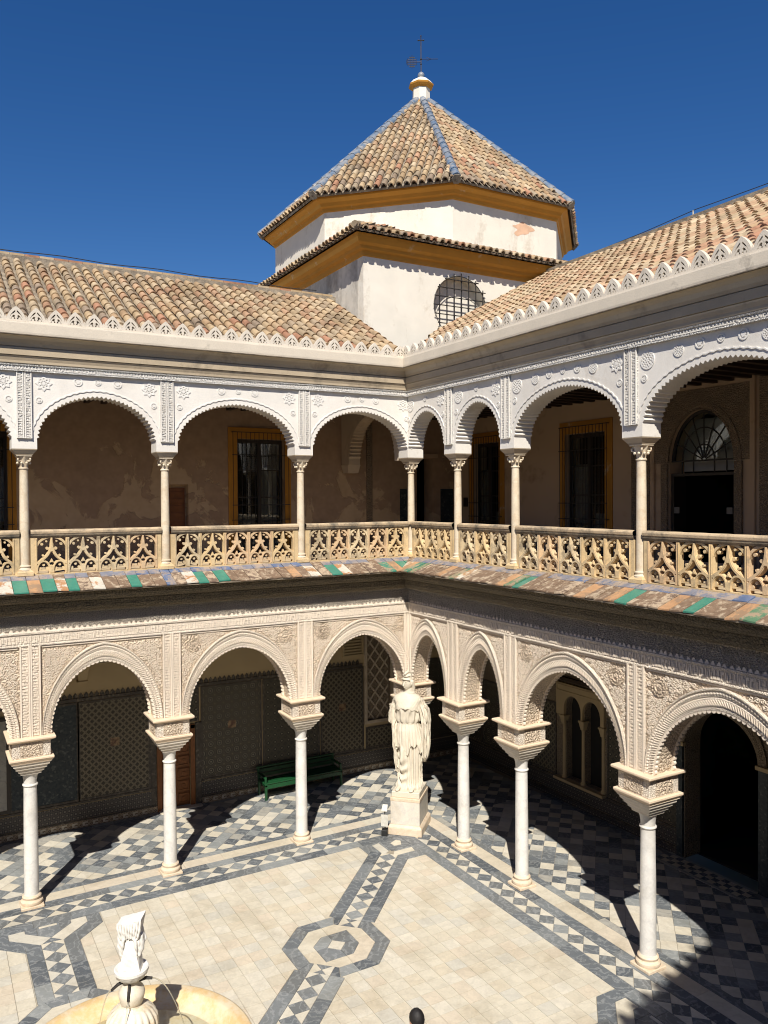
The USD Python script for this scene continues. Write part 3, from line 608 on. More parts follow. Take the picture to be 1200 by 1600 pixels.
def saw(c, step=.088, depth=.042):
    P, T = along(c, step / 2); out = [c[0]]
    for k, ((x, z), t) in enumerate(zip(P, T)):
        n = np.array([t[1], -t[0]]); out.append(np.array([x, z]) + n * (depth if k % 2 else 0))
    return np.array(out + [c[-1]])
def star(r, n=8, s=.62):
    return Polygon([((r if k % 2 == 0 else r * s) * math.cos(k * PI / n + PI / 2), (r if k % 2 == 0 else r * s) * math.sin(k * PI / n + PI / 2)) for k in range(2 * n)])
def rosette_poly(r, kind):
    if kind == 0:   # interlaced star
        p = star(r, 8, .72); holes = [Point(r * .52 * math.cos(a), r * .52 * math.sin(a)).buffer(r * .12, 6) for a in np.arange(8) * PI / 4] + [Point(r * .27 * math.cos(a + .39), r * .27 * math.sin(a + .39)).buffer(r * .08, 5) for a in np.arange(8) * PI / 4] + [Point(r * .76 * math.cos(a + .39), r * .76 * math.sin(a + .39)).buffer(r * .06, 5) for a in np.arange(8) * PI / 4]
        return p.difference(unary_union(holes))
    if kind == 1:   # round lattice
        p = Point(0, 0).buffer(r, 10); holes = [Point(r * q * math.cos(a + o), r * q * math.sin(a + o)).buffer(r * b, 5) for q, n, b, o in ((.28, 6, .11, 0), (.55, 10, .12, .3), (.8, 14, .09, 0)) for a in np.arange(n) * 2 * PI / n]
        return p.difference(unary_union(holes))
    p = Point(0, 0).buffer(r, 8).difference(Point(0, 0).buffer(r * .74, 8)); q = unary_union([Point(r * .33 * math.cos(a), r * .33 * math.sin(a)).buffer(r * .2, 5) for a in np.arange(6) * PI / 3] + [Point(0, 0).buffer(r * .16, 5)])
    return p.union(q)
ROS = {(r, k): rosette_poly(r, k) for r, k in ((.155, 0), (.15, 1), (.085, 2), (.062, 2), (.10, 1))}
def upper_arcade(side):
    f = MAP[side]; U = UPP[side]; t = thing('upper_arcade', f'{WORD[side]} upper arcade wall of white stucco with saw-toothed arches and rosettes', 'arcade', 'white upper arcade walls of the courtyard')
    P = lambda name, m, mat, **k: part(t, name, f(m), mat, **k)
    ends = U + [UEND + 1.2]; Z0 = 9.0; hw = .225
    wall = sbox(-.22 if side == 'L' else .22, Z0, UEND, 10.62)
    for a, b in zip(ends[:-1], ends[1:]):
        c0 = arch_c(a + hw, b - hw, 9.21, 10.09, .04); c = saw(c0); wall = wall.difference(Polygon(np.vstack([[(a + hw, Z0 - 1)], [(a + hw, 9.16)], c, [(b - hw, 9.16)], [(b - hw, Z0 - 1)]])))
        if b > UEND: continue
        co = arch_c(a + hw - .105, b - hw + .105, 9.21, 10.20, .04); wv = saw(co, .13, .018)
        rb = LineString(wv).buffer(.011); P('arch_rib', ext_uz(rb, .22, .236), M['rosette'])
        m = (a + b) / 2; h = (b - a) / 2
        spots = [(-h + .36, 10.28, .155, 0), (h - .36, 10.28, .155, 0)] if RNG.random() < .6 else [(-h + .34, 10.24, .15, 1), (h - .34, 10.28, .155, 0)]
        spots += [(-h + .27, 9.95, .062, 2), (h - .27, 9.95, .062, 2), (0, 10.36, .062, 2)]
        if h > 1.2: spots += [(-.38, 10.35, .085, 2), (.38, 10.35, .085, 2)]
        if h > 1.6: spots += [(-.78, 10.3, .10, 1), (.78, 10.3, .10, 1)]
        if h < 1.2: spots = [(-h + .36, 10.26, .15, 1), (h - .36, 10.26, .155, 0), (0, 10.36, .062, 2), (-h + .27, 9.92, .062, 2), (h - .27, 9.92, .062, 2)]
        for du, z, r, k in spots:
            q = affinity.translate(ROS[(r, k)], m + du, z); P('rosette', ext_uz(q, .215, .233), M['rosette'])
    P('wall_body', ext_uz(wall, -.22, .22), M['plaster_white'])
    for i, u in enumerate(U):
        a, b = (u - .135, u + .135) if i else (.22, .34)
        if i:
            P('pilaster_strip', box(a, b, .22, .252, 9.20, 10.49), M['carved_white'])
            P('pilaster_fillet', join([box(x - .01, x + .01, .252, .272, 9.2, 10.49) for x in (a + .01, u - .02, u + .02, b - .01)] + [box(a, b, .252, .266, 9.2, 9.215)]), M['plaster_white'])
    for i, u in enumerate(U):
        if i: P('carved_motif', join([motif(u - .118, u - .03, 9.22, 10.48, .252, .012, .05, True, i + 9), motif(u + .03, u + .118, 9.22, 10.48, .252, .012, .05, True, i + 70)]), M['plaster_white'], kind='stuff')
    P('carved_lettering', motif(.32, UEND, 10.515, 10.58, .275, .012, .06, False, 15), M['plaster_white'], kind='stuff')
    P('frame_band', sweep_u([(.21, 10.485), (.295, 10.485), (.295, 10.505), (.275, 10.51), (.275, 10.585), (.30, 10.59), (.31, 10.615), (.2, 10.62)], UEND), M['carved_white'])
    return t
upper_arcade('L'); upper_arcade('R')

def cornice(side):
    f = MAP[side]; t = thing('upper_cornice', f'{WORD[side]} moulded cornice with openwork gothic cresting along the roof edge', 'cornice', 'cornices with gothic cresting')
    P = lambda name, m, mat, **k: part(t, name, f(m), mat, **k)
    rough = lambda pr: sweep_u(pr, UEND)
    P('lower_moulding', rough([(.2, 10.622), (.308, 10.622), (.318, 10.635), (.318, 10.68), (.325, 10.70), (.34, 10.745), (.355, 10.77), (.2, 10.775)]), M['cornice'])
    P('middle_band', rough([(.2, 10.78), (.372, 10.78), (.372, 10.92), (.36, 10.935), (.2, 10.94)]), M['cornice'])
    P('upper_cove', rough([(.2, 10.945), (.365, 10.945), (.38, 11.0), (.42, 11.07), (.48, 11.11), (.545, 11.125), (.2, 11.128)]), M['cornice'])
    P('drip_edge', rough([(.2, 11.132), (.566, 11.132), (.568, 11.146), (.2, 11.147)]), M['mortar'])  # dark strip painting in the line of shade and dirt below the fascia
    P('fascia', rough([(.2, 11.145), (.56, 11.145), (.565, 11.18), (.558, 11.35), (.55, 11.375), (.51, 11.385), (.31, 11.39), (.25, 11.2)]), M['fascia'])
    pitch = .352; n = int(12.6 / pitch)
    out = Polygon(np.vstack([arch_c(-.16, .16, .05, .285, .45, 17), [(.16, 0)], [(-.16, 0)]])); inn = Polygon(np.vstack([arch_c(-.112, .112, .05, .215, .45, 17), [(.112, .035)], [(-.112, .035)]]))
    fig = unary_union([Point(0, .135).buffer(.040, 6), Point(0, .075).buffer(.028, 6), LineString([(0, .04), (0, .2)]).buffer(.014), LineString([(0, .155), (-.07, .11), (-.105, .05)]).buffer(.013), LineString([(0, .155), (.07, .11), (.105, .05)]).buffer(.013), Point(-.06, .05).buffer(.022, 5), Point(.06, .05).buffer(.022, 5)])
    frame = out.difference(inn).union(fig.intersection(out)).union(sbox(-pitch / 2, 0, pitch / 2, .06).difference(inn)).union(Polygon([(-.16, .05), (-pitch / 2, .05), (-pitch / 2, .12)])).union(Polygon([(.16, .05), (pitch / 2, .05), (pitch / 2, .12)]))
    back = out.buffer(-.02).union(sbox(-pitch / 2, 0, pitch / 2, .07)); f1, b1 = ext_uz(frame, .42, .505), ext_uz(back, .405, .425)
    for k in range(n):
        u = .59 + k * pitch; P('crest_merlon', shift(join([f1, b1]) if side == 'L' or True else f1, (u, 0, 11.385 + NPR.uniform(-.004, .004))), M['cresting'])
    P('crest_merlon', shift(f1, (.45, -.02, 11.385)), M['cresting'])
    return t
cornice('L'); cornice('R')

# ================================================================ columns
def lower_column():
    t = thing('marble_column', None, None)
    part(t, 'plinth', cbox(-.21, .21, -.21, .21, 0, .055, .008), M['base_marble'])
    part(t, 'base', lathe([(.1, .055), (.195, .055), (.21, .085), (.205, .12), (.185, .135), (.165, .15), (.162, .165), (.175, .18), (.178, .205), (.16, .225), (.145, .24), (.1, .245)], 28), M['base_marble'], 40)
    part(t, 'shaft', lathe([(.143, .235), (.137, .30), (.135, 1.0), (.130, 1.7), (.122, 2.36), (.119, 2.40)], 28), M['column_marble'], 40)
    part(t, 'neck_ring', lathe([(.115, 2.385), (.136, 2.39), (.146, 2.41), (.136, 2.43), (.12, 2.435)], 28), M['column_marble'], 40)
    part(t, 'capital', lathe([(.121, 2.43), (.124, 2.50), (.136, 2.58), (.158, 2.635), (.165, 2.655), (.1, 2.66)], 28), M['column_marble'], 40)
    st = []
    for k, (h, z) in enumerate(((.185, 2.655), (.232, 2.722), (.28, 2.79), (.325, 2.858))):
        st.append(taper(h, z, h + .006, z + .042)); st.append(taper(h + .012, z + .042, h + .040, z + .068))
    part(t, 'stepped_capital', join(st), M['capital_marble']); part(t, 'cavetto', join([taper(.355, 2.926, .40, 2.985)]), M['impost'])
    part(t, 'lower_slab', cbox(-.405, .405, -.405, .405, 2.985, 3.03, .008), M['impost'])
    part(t, 'impost_block', cbox(-.345, .345, -.345, .345, 3.03, 3.335, .008), M['stucco_fine'])
    part(t, 'impost_panel', join([box(-.2, .2, s * .345 - .012, s * .345 + .012, 3.07, 3.30) for s in (-1, 1)] + [box(s * .345 - .012, s * .345 + .012, -.2, .2, 3.07, 3.30) for s in (-1, 1)]), M['stucco'])
    part(t, 'abacus_slab', join([taper(.36, 3.335, .43, 3.372), cbox(-.435, .435, -.435, .435, 3.372, 3.42, .01)]), M['impost'])
    return t
def volutes(z, r, s):
    out = []
    for k in range(4):
        a = PI / 4 + k * PI / 2; c = np.array([math.cos(a), math.sin(a)]); n = np.array([-c[1], c[0]]); pts = []
        for th in np.linspace(0, 2.6 * PI, 16):
            q = s * (1 - th / (3.2 * PI)); pts.append((*(c * (r + q * math.cos(th + 2.2))), z + q * math.sin(th + 2.2)))
        out.append(tube(pts, s * .34, 6))
    return out
def upper_column():
    t = thing('upper_column', None, None)
    part(t, 'plinth', join([cbox(-.15, .15, -.15, .15, 0, .07, .01), taper(.15, .07, .10, .13)]), M['balustrade'])
    part(t, 'base', lathe([(.08, .07), (.125, .10), (.128, .13), (.10, .155), (.098, .165), (.112, .18), (.11, .2), (.09, .215)], 24), M['column_cream'], 40)
    part(t, 'shaft', lathe([(.095, .20), (.089, .25), (.088, 1.0), (.084, 1.6), (.078, 2.06), (.076, 2.10)], 24), M['column_cream'], 40)
    part(t, 'neck_ring', lathe([(.07, 2.085), (.089, 2.09), (.095, 2.105), (.089, 2.12), (.07, 2.125)], 20), M['column_cream'], 40)
    part(t, 'capital', join([lathe([(.076, 2.12), (.08, 2.18), (.10, 2.25), (.125, 2.31), (.13, 2.33), (.1, 2.34)], 24, mod=lambda a, z: 1 + .10 * np.cos(8 * a) * np.clip((z - 2.12) / .1, 0, 1))] + volutes(2.285, .125, .055) + [sphere((.118 * math.cos(a), .118 * math.sin(a), 2.21), .026, 5) for a in np.arange(8) * PI / 4 + PI / 8]), M['column_cream'], 50)
    part(t, 'abacus', cbox(-.145, .145, -.145, .145, 2.335, 2.365, .006), M['column_cream'])
    part(t, 'wooden_impost', join([taper(.155, 2.365, .16, 2.385), taper(.16, 2.385, .222, 2.46), taper(.222, 2.46, .226, 2.478)]), M['cornice'])
    return t
def place(kind, make, pts, z, labels, cat, group, name):
    src = None
    for (x, y), lab in zip(pts, labels):
        if src is None:
            src = make(); data(src, lab, cat, group); p = stage.GetPrimAtPath(src); UsdGeom.Xformable(p).GetOrderedXformOps()[0].Set(Gf.Vec3d(x, y, z))
        else: copy(src, name, (x, y, z), lab, cat, group)
lowpts = [(0, 0)] + [(-u, 0) for u in LOW['L'][1:]] + [(0, -u) for u in LOW['R'][1:]]
lowlab = ['marble column in the ground floor corner, hidden behind the statue',
          'ground floor marble column in front of the green bench', 'ground floor marble column in front of the carved wooden door',
          'leftmost ground floor marble column in view, beyond the fountain', 'ground floor marble column left of the picture edge',
          'first ground floor marble column to the right of the statue', 'ground floor marble column left of the twin-arched window',
          'nearest and largest ground floor marble column, in front of the dark passage', 'ground floor marble column right of the picture edge']
place('low', lower_column, lowpts, 0, lowlab, 'column', 'ground floor marble columns', 'marble_column')
uppts = [(0, 0)] + [(-u, 0) for u in UPP['L'][1:]] + [(0, -u) for u in UPP['R'][1:]]
upplab = ['slender upper column in the inner corner where both balustrades meet', 'slender upper column right of the barred window on the left wing',
          'slender upper column with a pinkish shaft beside the wall niche', 'leftmost slender upper column in view', 'slender upper column left of the picture edge',
          'first slender upper column right of the inner corner', 'slender upper column left of the barred ochre window on the right wing',
          'nearest and largest upper column, left of the fanlight doorway', 'slender upper column right of the picture edge']
place('upp', upper_column, uppts, 6.52, upplab, 'column', 'slender upper gallery columns', 'upper_column')

# ================================================================ balustrades
def tracery(w, h):
    L = lambda pts, r: LineString(pts).buffer(r, 4)
    def curve(pts, n=14):
        p = np.array(pts, float); t = np.linspace(0, 1, n)[:, None]
        return (1 - t) ** 3 * p[0] + 3 * (1 - t) ** 2 * t * p[1] + 3 * (1 - t) * t ** 2 * p[2] + t ** 3 * p[3]
    thick, thin = [], []
    thick += [L([(0, 0), (0, h)], .034), L([(w, 0), (w, h)], .034)]
    for s in (0, 1):
        m = (lambda p: (p[0], p[1])) if s == 0 else (lambda p: (w - p[0], p[1]))
        og = [m(p) for p in curve([(.0, .27 * h), (.20 * w, .37 * h), (.41 * w, .46 * h), (.465 * w, .70 * h)])]
        thick.append(L(og, .027)); thick.append(Polygon([m(p) for p in ((.42 * w, .60 * h), (.5 * w, .60 * h), (.5 * w, h), (.475 * w, h))])); up = [m(p) for p in curve([(0, .62 * h), (.02 * w, .86 * h), (.2 * w, 1.0 * h), (.46 * w, 1.02 * h)])]; thin.append(L(up, .022))
        ar = [m((.25 * w + .20 * w * math.cos(a), .10 * h + .24 * h * math.sin(a))) for a in np.linspace(0, PI, 13)]; ar = [m((.45 * w, 0))] + ar + [m((.05 * w, 0))]; thick.append(L(ar, .021))
        for x, y, r in ((.37, .70, .030), (.20, .82, .028), (.24, .50, .022), (.34, .90, .02)): thin.append(Point(*m((x * w, y * h))).buffer(r, 3))
        for x, y, r in ((.13, .14, .030), (.37, .14, .030), (.25, .24, .026)): thin.append(Point(*m((x * w, y * h))).buffer(r, 3))
        thin.append(L([m((.06 * w, .09 * h)), m((.44 * w, .09 * h))], .012))
    thick.append(Polygon([(.43 * w, .30 * h), (.57 * w, .30 * h), (.5 * w, .42 * h)])); thick.append(L([(.5 * w, 0), (.5 * w, .2 * h)], .026))
    clip = sbox(0, 0, w, h); A, B = unary_union(thick).intersection(clip), unary_union(thick + thin).intersection(clip)
    A2 = A.buffer(-.011).intersection(clip)
    return join([ext_uz(B, -.035, .045), ext_uz(A, .045, .062), ext_uz(A2, .062, .076), ext_uz(A, -.05, -.035)])
WHERE = {('L', 0): 'just left of the inner corner', ('L', 1): 'below the barred window of the left wing', ('L', 2): 'below the stained bare wall of the left wing', ('L', 3): 'at the left edge of the picture',
         ('R', 0): 'short, just right of the inner corner', ('R', 1): 'short, second to the right of the inner corner', ('R', 2): 'below the barred ochre window of the right wing', ('R', 3): 'below the fanlight doorway at the right'}
NU = {('L', 0): 5, ('L', 1): 5, ('L', 2): 4, ('L', 3): 5, ('R', 0): 3, ('R', 1): 3, ('R', 2): 5, ('R', 3): 5}
for side in 'LR':
    f = MAP[side]; U = UPP[side]
    for i in range(4):
        a, b = U[i], U[i + 1]; t = thing('stone_balustrade', f'stone tracery balustrade {WHERE[(side, i)]}', 'balustrade', 'gothic tracery balustrades')
        P = lambda name, m, mat, **k: part(t, name, f(m), mat, **k)
        a0, b0 = a + (.10 if i else .13), b - .10
        P('handrail', sweep_u([(-.10, 7.33), (.085, 7.33), (.10, 7.345), (.105, 7.385), (.095, 7.405), (.06, 7.42), (-.08, 7.42), (-.1, 7.40), (-.10, 7.33)], b0, False, a0 - (.22 if not i else 0)), M['rail'])
        P('rail_moulding', sweep_u([(-.08, 7.26), (.05, 7.26), (.085, 7.30), (.088, 7.33), (-.08, 7.33)], b0, False, a0), M['rail_dark'])
        P('bottom_rail', box(a0, b0, -.09, .09, 6.50, 6.555), M['balustrade'])
        P('end_post', box(a0, a0 + .085, -.06, .06, 6.555, 7.26), M['balustrade']); P('end_post', box(b0 - .085, b0, -.06, .06, 6.555, 7.26), M['balustrade'])
        n = NU[(side, i)]; w = (b0 - a0 - .17) / n; tr = tracery(w, .705)
        for k in range(n): P('tracery_panel', shift(tr, (a0 + .085 + k * w, NPR.uniform(-.003, .003), 6.555)), M[RNG.choice(('balustrade', 'balustrade', 'balustrade_b', 'balustrade_c'))])
# ================================================================ gallery walls, floors and ceilings
def wall_with(openings, u0, u1, z0, z1, w0, w1):
    return ext_uz(sbox(u0, z0, u1, z1).difference(unary_union(openings)) if openings else sbox(u0, z0, u1, z1), w0, w1)
def room(u0, u1, z0, z1, d0, d1):
    """five faces of a dark room behind an opening (w is negative into the wall)."""
    return join([box(u0, u1, -d1 - .05, -d1, z0, z1), box(u0 - .05, u0, -d1, -d0, z0, z1), box(u1, u1 + .05, -d1, -d0, z0, z1), box(u0 - .05, u1 + .05, -d1, -d0, z1, z1 + .05), box(u0 - .05, u1 + .05, -d1, -d0, z0 - .05, z0)])
struct('upper_gallery_floor', join([box(-13.4, -.25, .25, 3.5, 6.30, 6.48), box(-.25, 3.9, -13.4, 3.5, 6.30, 6.48), box(-13.4, -.1, -.1, .25, 6.30, 6.5), box(-.1, .0, -13.4, .25, 6.30, 6.5)]), M['rail'])
struct('gallery_ceiling', join([box(-13.4, 0, .25, 3.5, 5.30, 5.42), box(.25, 3.9, -13.4, 3.5, 5.30, 5.42)]), M['ceiling_wood'])
struct('gallery_ceiling', join([box(-13.4, 0, .22, 3.5, 10.5, 10.6), box(.22, 3.9, -13.4, 3.5, 10.5, 10.6)]), M['ceiling_wood'])
bm = []
for k in range(42):
    bm.append(box(-13.2 + k * .4, -13.08 + k * .4, .22, 3.5, 10.36, 10.5) if -13.2 + k * .4 < -.1 else None)
    y = -13.2 + k * .4; bm.append(box(.22, 3.9, y, y + .12, 10.36, 10.5) if y < 3.3 else None)
cb = thing('ceiling_beams', 'dark wooden ceiling beams of the upper gallery', kind='structure')
for b in bm:
    if b is not None: part(cb, 'beam', b, M['ceiling_wood'])
arc = lambda a, b, z0, zs, zc, k=.0, n=25: Polygon(np.vstack([arch_c(a, b, zs, zc, k, n), [(b, z0)], [(a, z0)]]))
def frame_uz(u0, u1, z0, z1, t, w0, w1): return ext_uz(sbox(u0, z0, u1, z1).difference(sbox(u0 + t, z0 + t, u1 - t, z1 - t)), w0, w1)

# ---- ground floor, left
t = thing('gallery_back_wall', 'back wall of the left ground floor gallery, clad in dark glazed tile panels', 'wall', 'gallery back walls'); f = Bl
P = lambda name, m, mat, **k: part(t, name, f(m), mat, **k)
dr = sbox(-5.42, 0, -4.66, 2.02); bl = sbox(.58, 1.45, 1.40, 5.0)
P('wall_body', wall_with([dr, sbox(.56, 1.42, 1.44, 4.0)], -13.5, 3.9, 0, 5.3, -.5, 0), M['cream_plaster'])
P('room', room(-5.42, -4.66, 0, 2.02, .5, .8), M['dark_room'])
bounds = [(-9.88, -9.02, 'shutter'), (-8.92, -7.46, 'blue'), (-7.38, -5.74, 'lattice'), (-4.32, -2.74, 'circles'), (-2.60, -1.00, 'dots'), (-.86, .42, 'lattice'), (-13.3, -10.0, 'dots')]
for a, b, k in bounds:
    if k == 'shutter':
        P('shutter', box(a, b, .0, .05, .75, 2.85), M['pale_grey']); P('shutter_frame', frame_uz(a - .08, b + .08, .67, 2.93, .08, 0, .06), M['window_wood']); continue
    P('tile_panel', box(a, b, 0, .014, .70, 3.02), AZ[k + 'x']); P('panel_border', frame_uz(a - .055, b + .055, .645, 3.075, .055, 0, .024), AZ['framex'])
    if k in ('lattice', 'circles', 'dots'):
        c = (a + b) / 2; P('heraldic_tile', box(c - .11, c + .11, .014, .022, 1.88, 2.08), M['heraldic'])
P('tile_panel', box(1.56, 3.8, 0, .014, .70, 3.02), AZ['dotsx']); P('panel_border', frame_uz(1.5, 3.85, .645, 3.075, .055, 0, .024), AZ['framex'])
P('tile_panel', box(.60, 1.38, 0, .014, .70, 1.22), AZ['latticex']); P('panel_border', frame_uz(.545, 1.435, .645, 1.275, .055, 0, .024), AZ['framex'])
P('tile_panel', box(-5.5, -4.48, 0, .014, 2.25, 3.02), AZ['dotsx']); P('panel_border', frame_uz(-5.555, -4.425, 2.195, 3.075, .055, 0, .024), AZ['framex'])
for a, b in ((-13.4, -5.52), (-4.36, 3.85)):
    P('skirting_panel', box(a, b, 0, .016, .20, .56), AZ['rowsx']); P('skirting_border', join([box(a, b, 0, .03, .585, .635), box(a, b, 0, .028, .16, .19)]), AZ['framex'])
    P('skirting_base', box(a, b, 0, .034, 0, .155), AZ['basex'])
    for k in range(int((b - a) / .24)):
        u = a + .12 + k * .24; P('key_motif', join([box(u - .07, u - .02, .034, .040, .03, .125), box(u - .02, u + .05, .034, .040, .03, .055), box(u - .02, u + .05, .034, .040, .1, .125)]), M['cream_1'])
for s in (-5.475, -4.605): P('door_jamb', box(s - .055, s + .055, 0, .05, 0, 2.12), M['walnut'])
P('door_jamb', box(-4.53, -4.37, 0, .045, 0, 2.16), AZ['framex']); P('door_lintel', box(-5.53, -4.55, 0, .05, 2.03, 2.14), M['walnut'])
P('panel_border', box(-5.68, -5.54, 0, .02, .0, 3.075), AZ['framex']); P('door_sill', box(-5.5, -4.4, 0, .22, 0, .03), M['cream_1'])
d = P('door', box(-5.42, -4.66, -.12, -.07, .02, 2.02), M['walnut'])
for k in range(2):
    for r in range(6):
        u, z = -5.40 + k * .38, .06 + r * .325
        part(d, 'door_panel', f(box(u + .03, u + .35, -.07, -.052, z + .02, z + .30)), M['walnut'])
        part(d, 'door_moulding', f(join([frame_uz(u + .05, u + .33, z + .04, z + .28, .025, -.052, -.032), box(u + .15, u + .23, -.052, -.034, z + .12, z + .2)])), M['walnut'])
P('tile_cornice', box(-13.4, .44, 0, .035, 3.09, 3.17), AZ['framex'])
for k in range(int(13.8 / .125)):
    u = -13.35 + k * .125
    if u > .4: break
    P('dado_crest', (lambda m: shift(m, (u, 0, 3.17)))(ext_uz(Polygon([(-.045, 0), (.045, 0), (.055, .06), (.0, .135), (-.055, .06)]), 0, .018)), AZ['framex'])
P('painted_band', join([box(-13.4, .44, 0, .006, 3.98, 4.20)]), M['gallery_stucco'])
P('wall_ledge', join([box(-13.4, .5, 0, .07, 4.6, 4.68)]), M['cream_plaster'])
for u in (-13.0, -10.15, -7.33, -4.5, -1.6):
    c = P('corbel', join([taper(.10, 3.62, .15, 3.95, .1, .16), cbox(-.18, .18, -.19, .19, 3.95, 4.02, .01), cbox(-.12, .12, -.12, .12, 3.58, 3.62, .005)]), M['cream_plaster']) if False else part(t, 'corbel', f(shift(join([taper(.09, 3.62, .15, 3.95, .1, .16), cbox(-.18, .18, -.19, .19, 3.95, 4.02, .01), cbox(-.12, .12, -.12, .12, 3.58, 3.62, .005)]), (u, .1, 0))), M['cream_plaster'])
for a, b in ((-13.0, -10.15), (-10.15, -7.33), (-7.33, -4.5), (-4.5, -1.6)):
    cc = arch_c(a + .1, b - .1, 4.0, 5.2, 0, 21); P('lunette_rib', tube([(p[0], .06, p[1]) for p in cc], .06, 6), M['cream_plaster'])
# blind window with a lozenge trellis of carved stucco
P('trellis_panel', box(.56, 1.42, -.5, -.06, 1.44, 4.0), M['gallery_stucco'])
P('trellis_frame', frame_uz(.50, 1.48, 1.38, 4.06, .09, 0, .05), M['gallery_white'])
tr = []
for s in (-1, 1):
    for k in range(-4, 12):
        z0 = 1.44 + k * .42; l = LineString([(.56, z0), (1.42, z0 + s * 1.1)]).buffer(.022, cap_style=2).intersection(sbox(.65, 1.47, 1.33, 3.97))
        if not l.is_empty: tr.append(ext_uz(l, -.06, -.03 + .004 * s))
for q in tr: P('trellis_bar', q, M['gallery_white'])
sh = thing('louvred_shutter', 'pale louvred shutter high on the wall, left of the carved trellis window', 'shutter', loc=(0, 3.45, 3.95))
part(sh, 'frame', Bl(frame_uz(-.22, .46, 3.42, 4.1, .05, .0, .07)), M['cream_plaster'])
for k in range(7): part(sh, 'louvre', Bl(box(-.17, .41, .01, .055, 3.49 + k * .085, 3.54 + k * .085)), M['cream_plaster'])
# ---- ground floor, right
t = thing('gallery_back_wall', 'back wall of the right ground floor gallery with twin-arched window and dark passage', 'wall', 'gallery back walls'); f = Br
twin = [arc(-1.92, -1.34, .66, 2.52, 2.87), arc(-2.60, -2.02, .66, 2.52, 2.87)]
pas = arc(-6.92, -5.12, 0, 2.55, 3.42, .03)
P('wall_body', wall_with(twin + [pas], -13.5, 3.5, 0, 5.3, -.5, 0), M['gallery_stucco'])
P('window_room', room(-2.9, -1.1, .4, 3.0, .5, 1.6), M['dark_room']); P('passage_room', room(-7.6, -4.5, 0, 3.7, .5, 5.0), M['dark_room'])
P('window_shutter', box(-2.7, -1.2, -.24, -.2, .66, 2.95), M['dark_room']); P('window_surround', ext_uz(sbox(-2.74, 2.30, -1.03, 3.14).difference(unary_union([arc(-1.94, -1.32, .66, 2.48, 2.85), arc(-2.62, -2.0, .66, 2.48, 2.85)])), 0, .07), M['cream_plaster'])  # first part is a black sheet painting in the shade inside the openings
P('surround_moulding', frame_uz(-2.70, -1.07, 2.93, 3.10, .02, .07, .085), M['cream_plaster'])
P('window_cornice', box(-2.95, -.85, 0, .10, 3.22, 3.30), M['ceiling_wood'])
P('window_sill', box(-2.78, -1.0, 0, .16, .58, .65), M['cream_plaster'])
for u in (-1.27, -1.97, -2.67):
    c = P('window_colonnette', shift(lathe([(.075, .65), (.075, .70), (.05, .73), (.046, 1.4), (.042, 2.02), (.055, 2.04), (.042, 2.06)], 14), (u, .0, 0)), M['cream_plaster'], smooth=40)
    part(c, 'capital', f(shift(join([taper(.05, 2.06, .085, 2.25), cbox(-.1, .1, -.1, .1, 2.25, 2.30, .005)]), (u, 0, 0))), M['cream_plaster'])
for a, b in ((-13.4, -7.0), (-5.04, 3.45)):
    P('skirting_panel', box(a, b, 0, .016, .20, .52), AZ['rowsy']); P('skirting_border', join([box(a, b, 0, .03, .545, .60), box(a, b, 0, .028, .13, .18)]), AZ['framey']); P('skirting_base', box(a, b, 0, .034, 0, .125), AZ['rowsy'])
for a, b, k in ((-.92, .6, 'lattice'), (.75, 2.2, 'circles'), (2.35, 3.4, 'dots'), (-4.9, -2.85, 'dots'), (-10, -7.1, 'blue')):
    P('tile_panel', box(a, b, 0, .014, .68, 2.5), AZ[k + 'y']); P('panel_border', frame_uz(a - .055, b + .055, .625, 2.555, .055, 0, .024), AZ['framey'])
P('passage_jamb', join([box(-7.16, -6.95, 0, .06, 0, 2.5), box(-5.09, -4.93, 0, .06, 0, 2.5)]), AZ['bluey'])
P('passage_impost', join([box(-7.2, -6.90, 0, .09, 2.5, 2.58), box(-5.14, -4.9, 0, .09, 2.5, 2.58)]), M['cream_plaster'])
co = arch_c(-7.12, -4.95, 2.58, 3.66, .03); ci = arch_c(-6.92, -5.12, 2.55, 3.42, .03); P('passage_archivolt', band(ci, co, [(0, 0), (0, .03), (.4, .05), (.6, .03), (1, .04), (1, 0)]), M['gallery_stucco'])
for a in (-7.35, -8.0): P('wall_pilaster', box(a - .22, a - .04, 0, .05, 1.45, 5.2), M['gallery_stucco'])
th = thing('threshold_strip', 'strip of small checkered tiles set in the floor before the dark passage', kind='structure')
part(th, 'edging', join([box(3.30, 3.38, -6.95, -4.75, 0.0, .012), box(3.80, 3.88, -6.95, -4.75, 0, .012)]), M['pale_grey'])
for i in range(3):
    for j in range(15):
        part(th, 'threshold_tile', box(3.385 + i * .138, 3.385 + i * .138 + .132, -6.95 + j * .147, -6.95 + j * .147 + .14, 0, .01), M['cream_1'] if (i + j) % 2 else M['grey_2'])

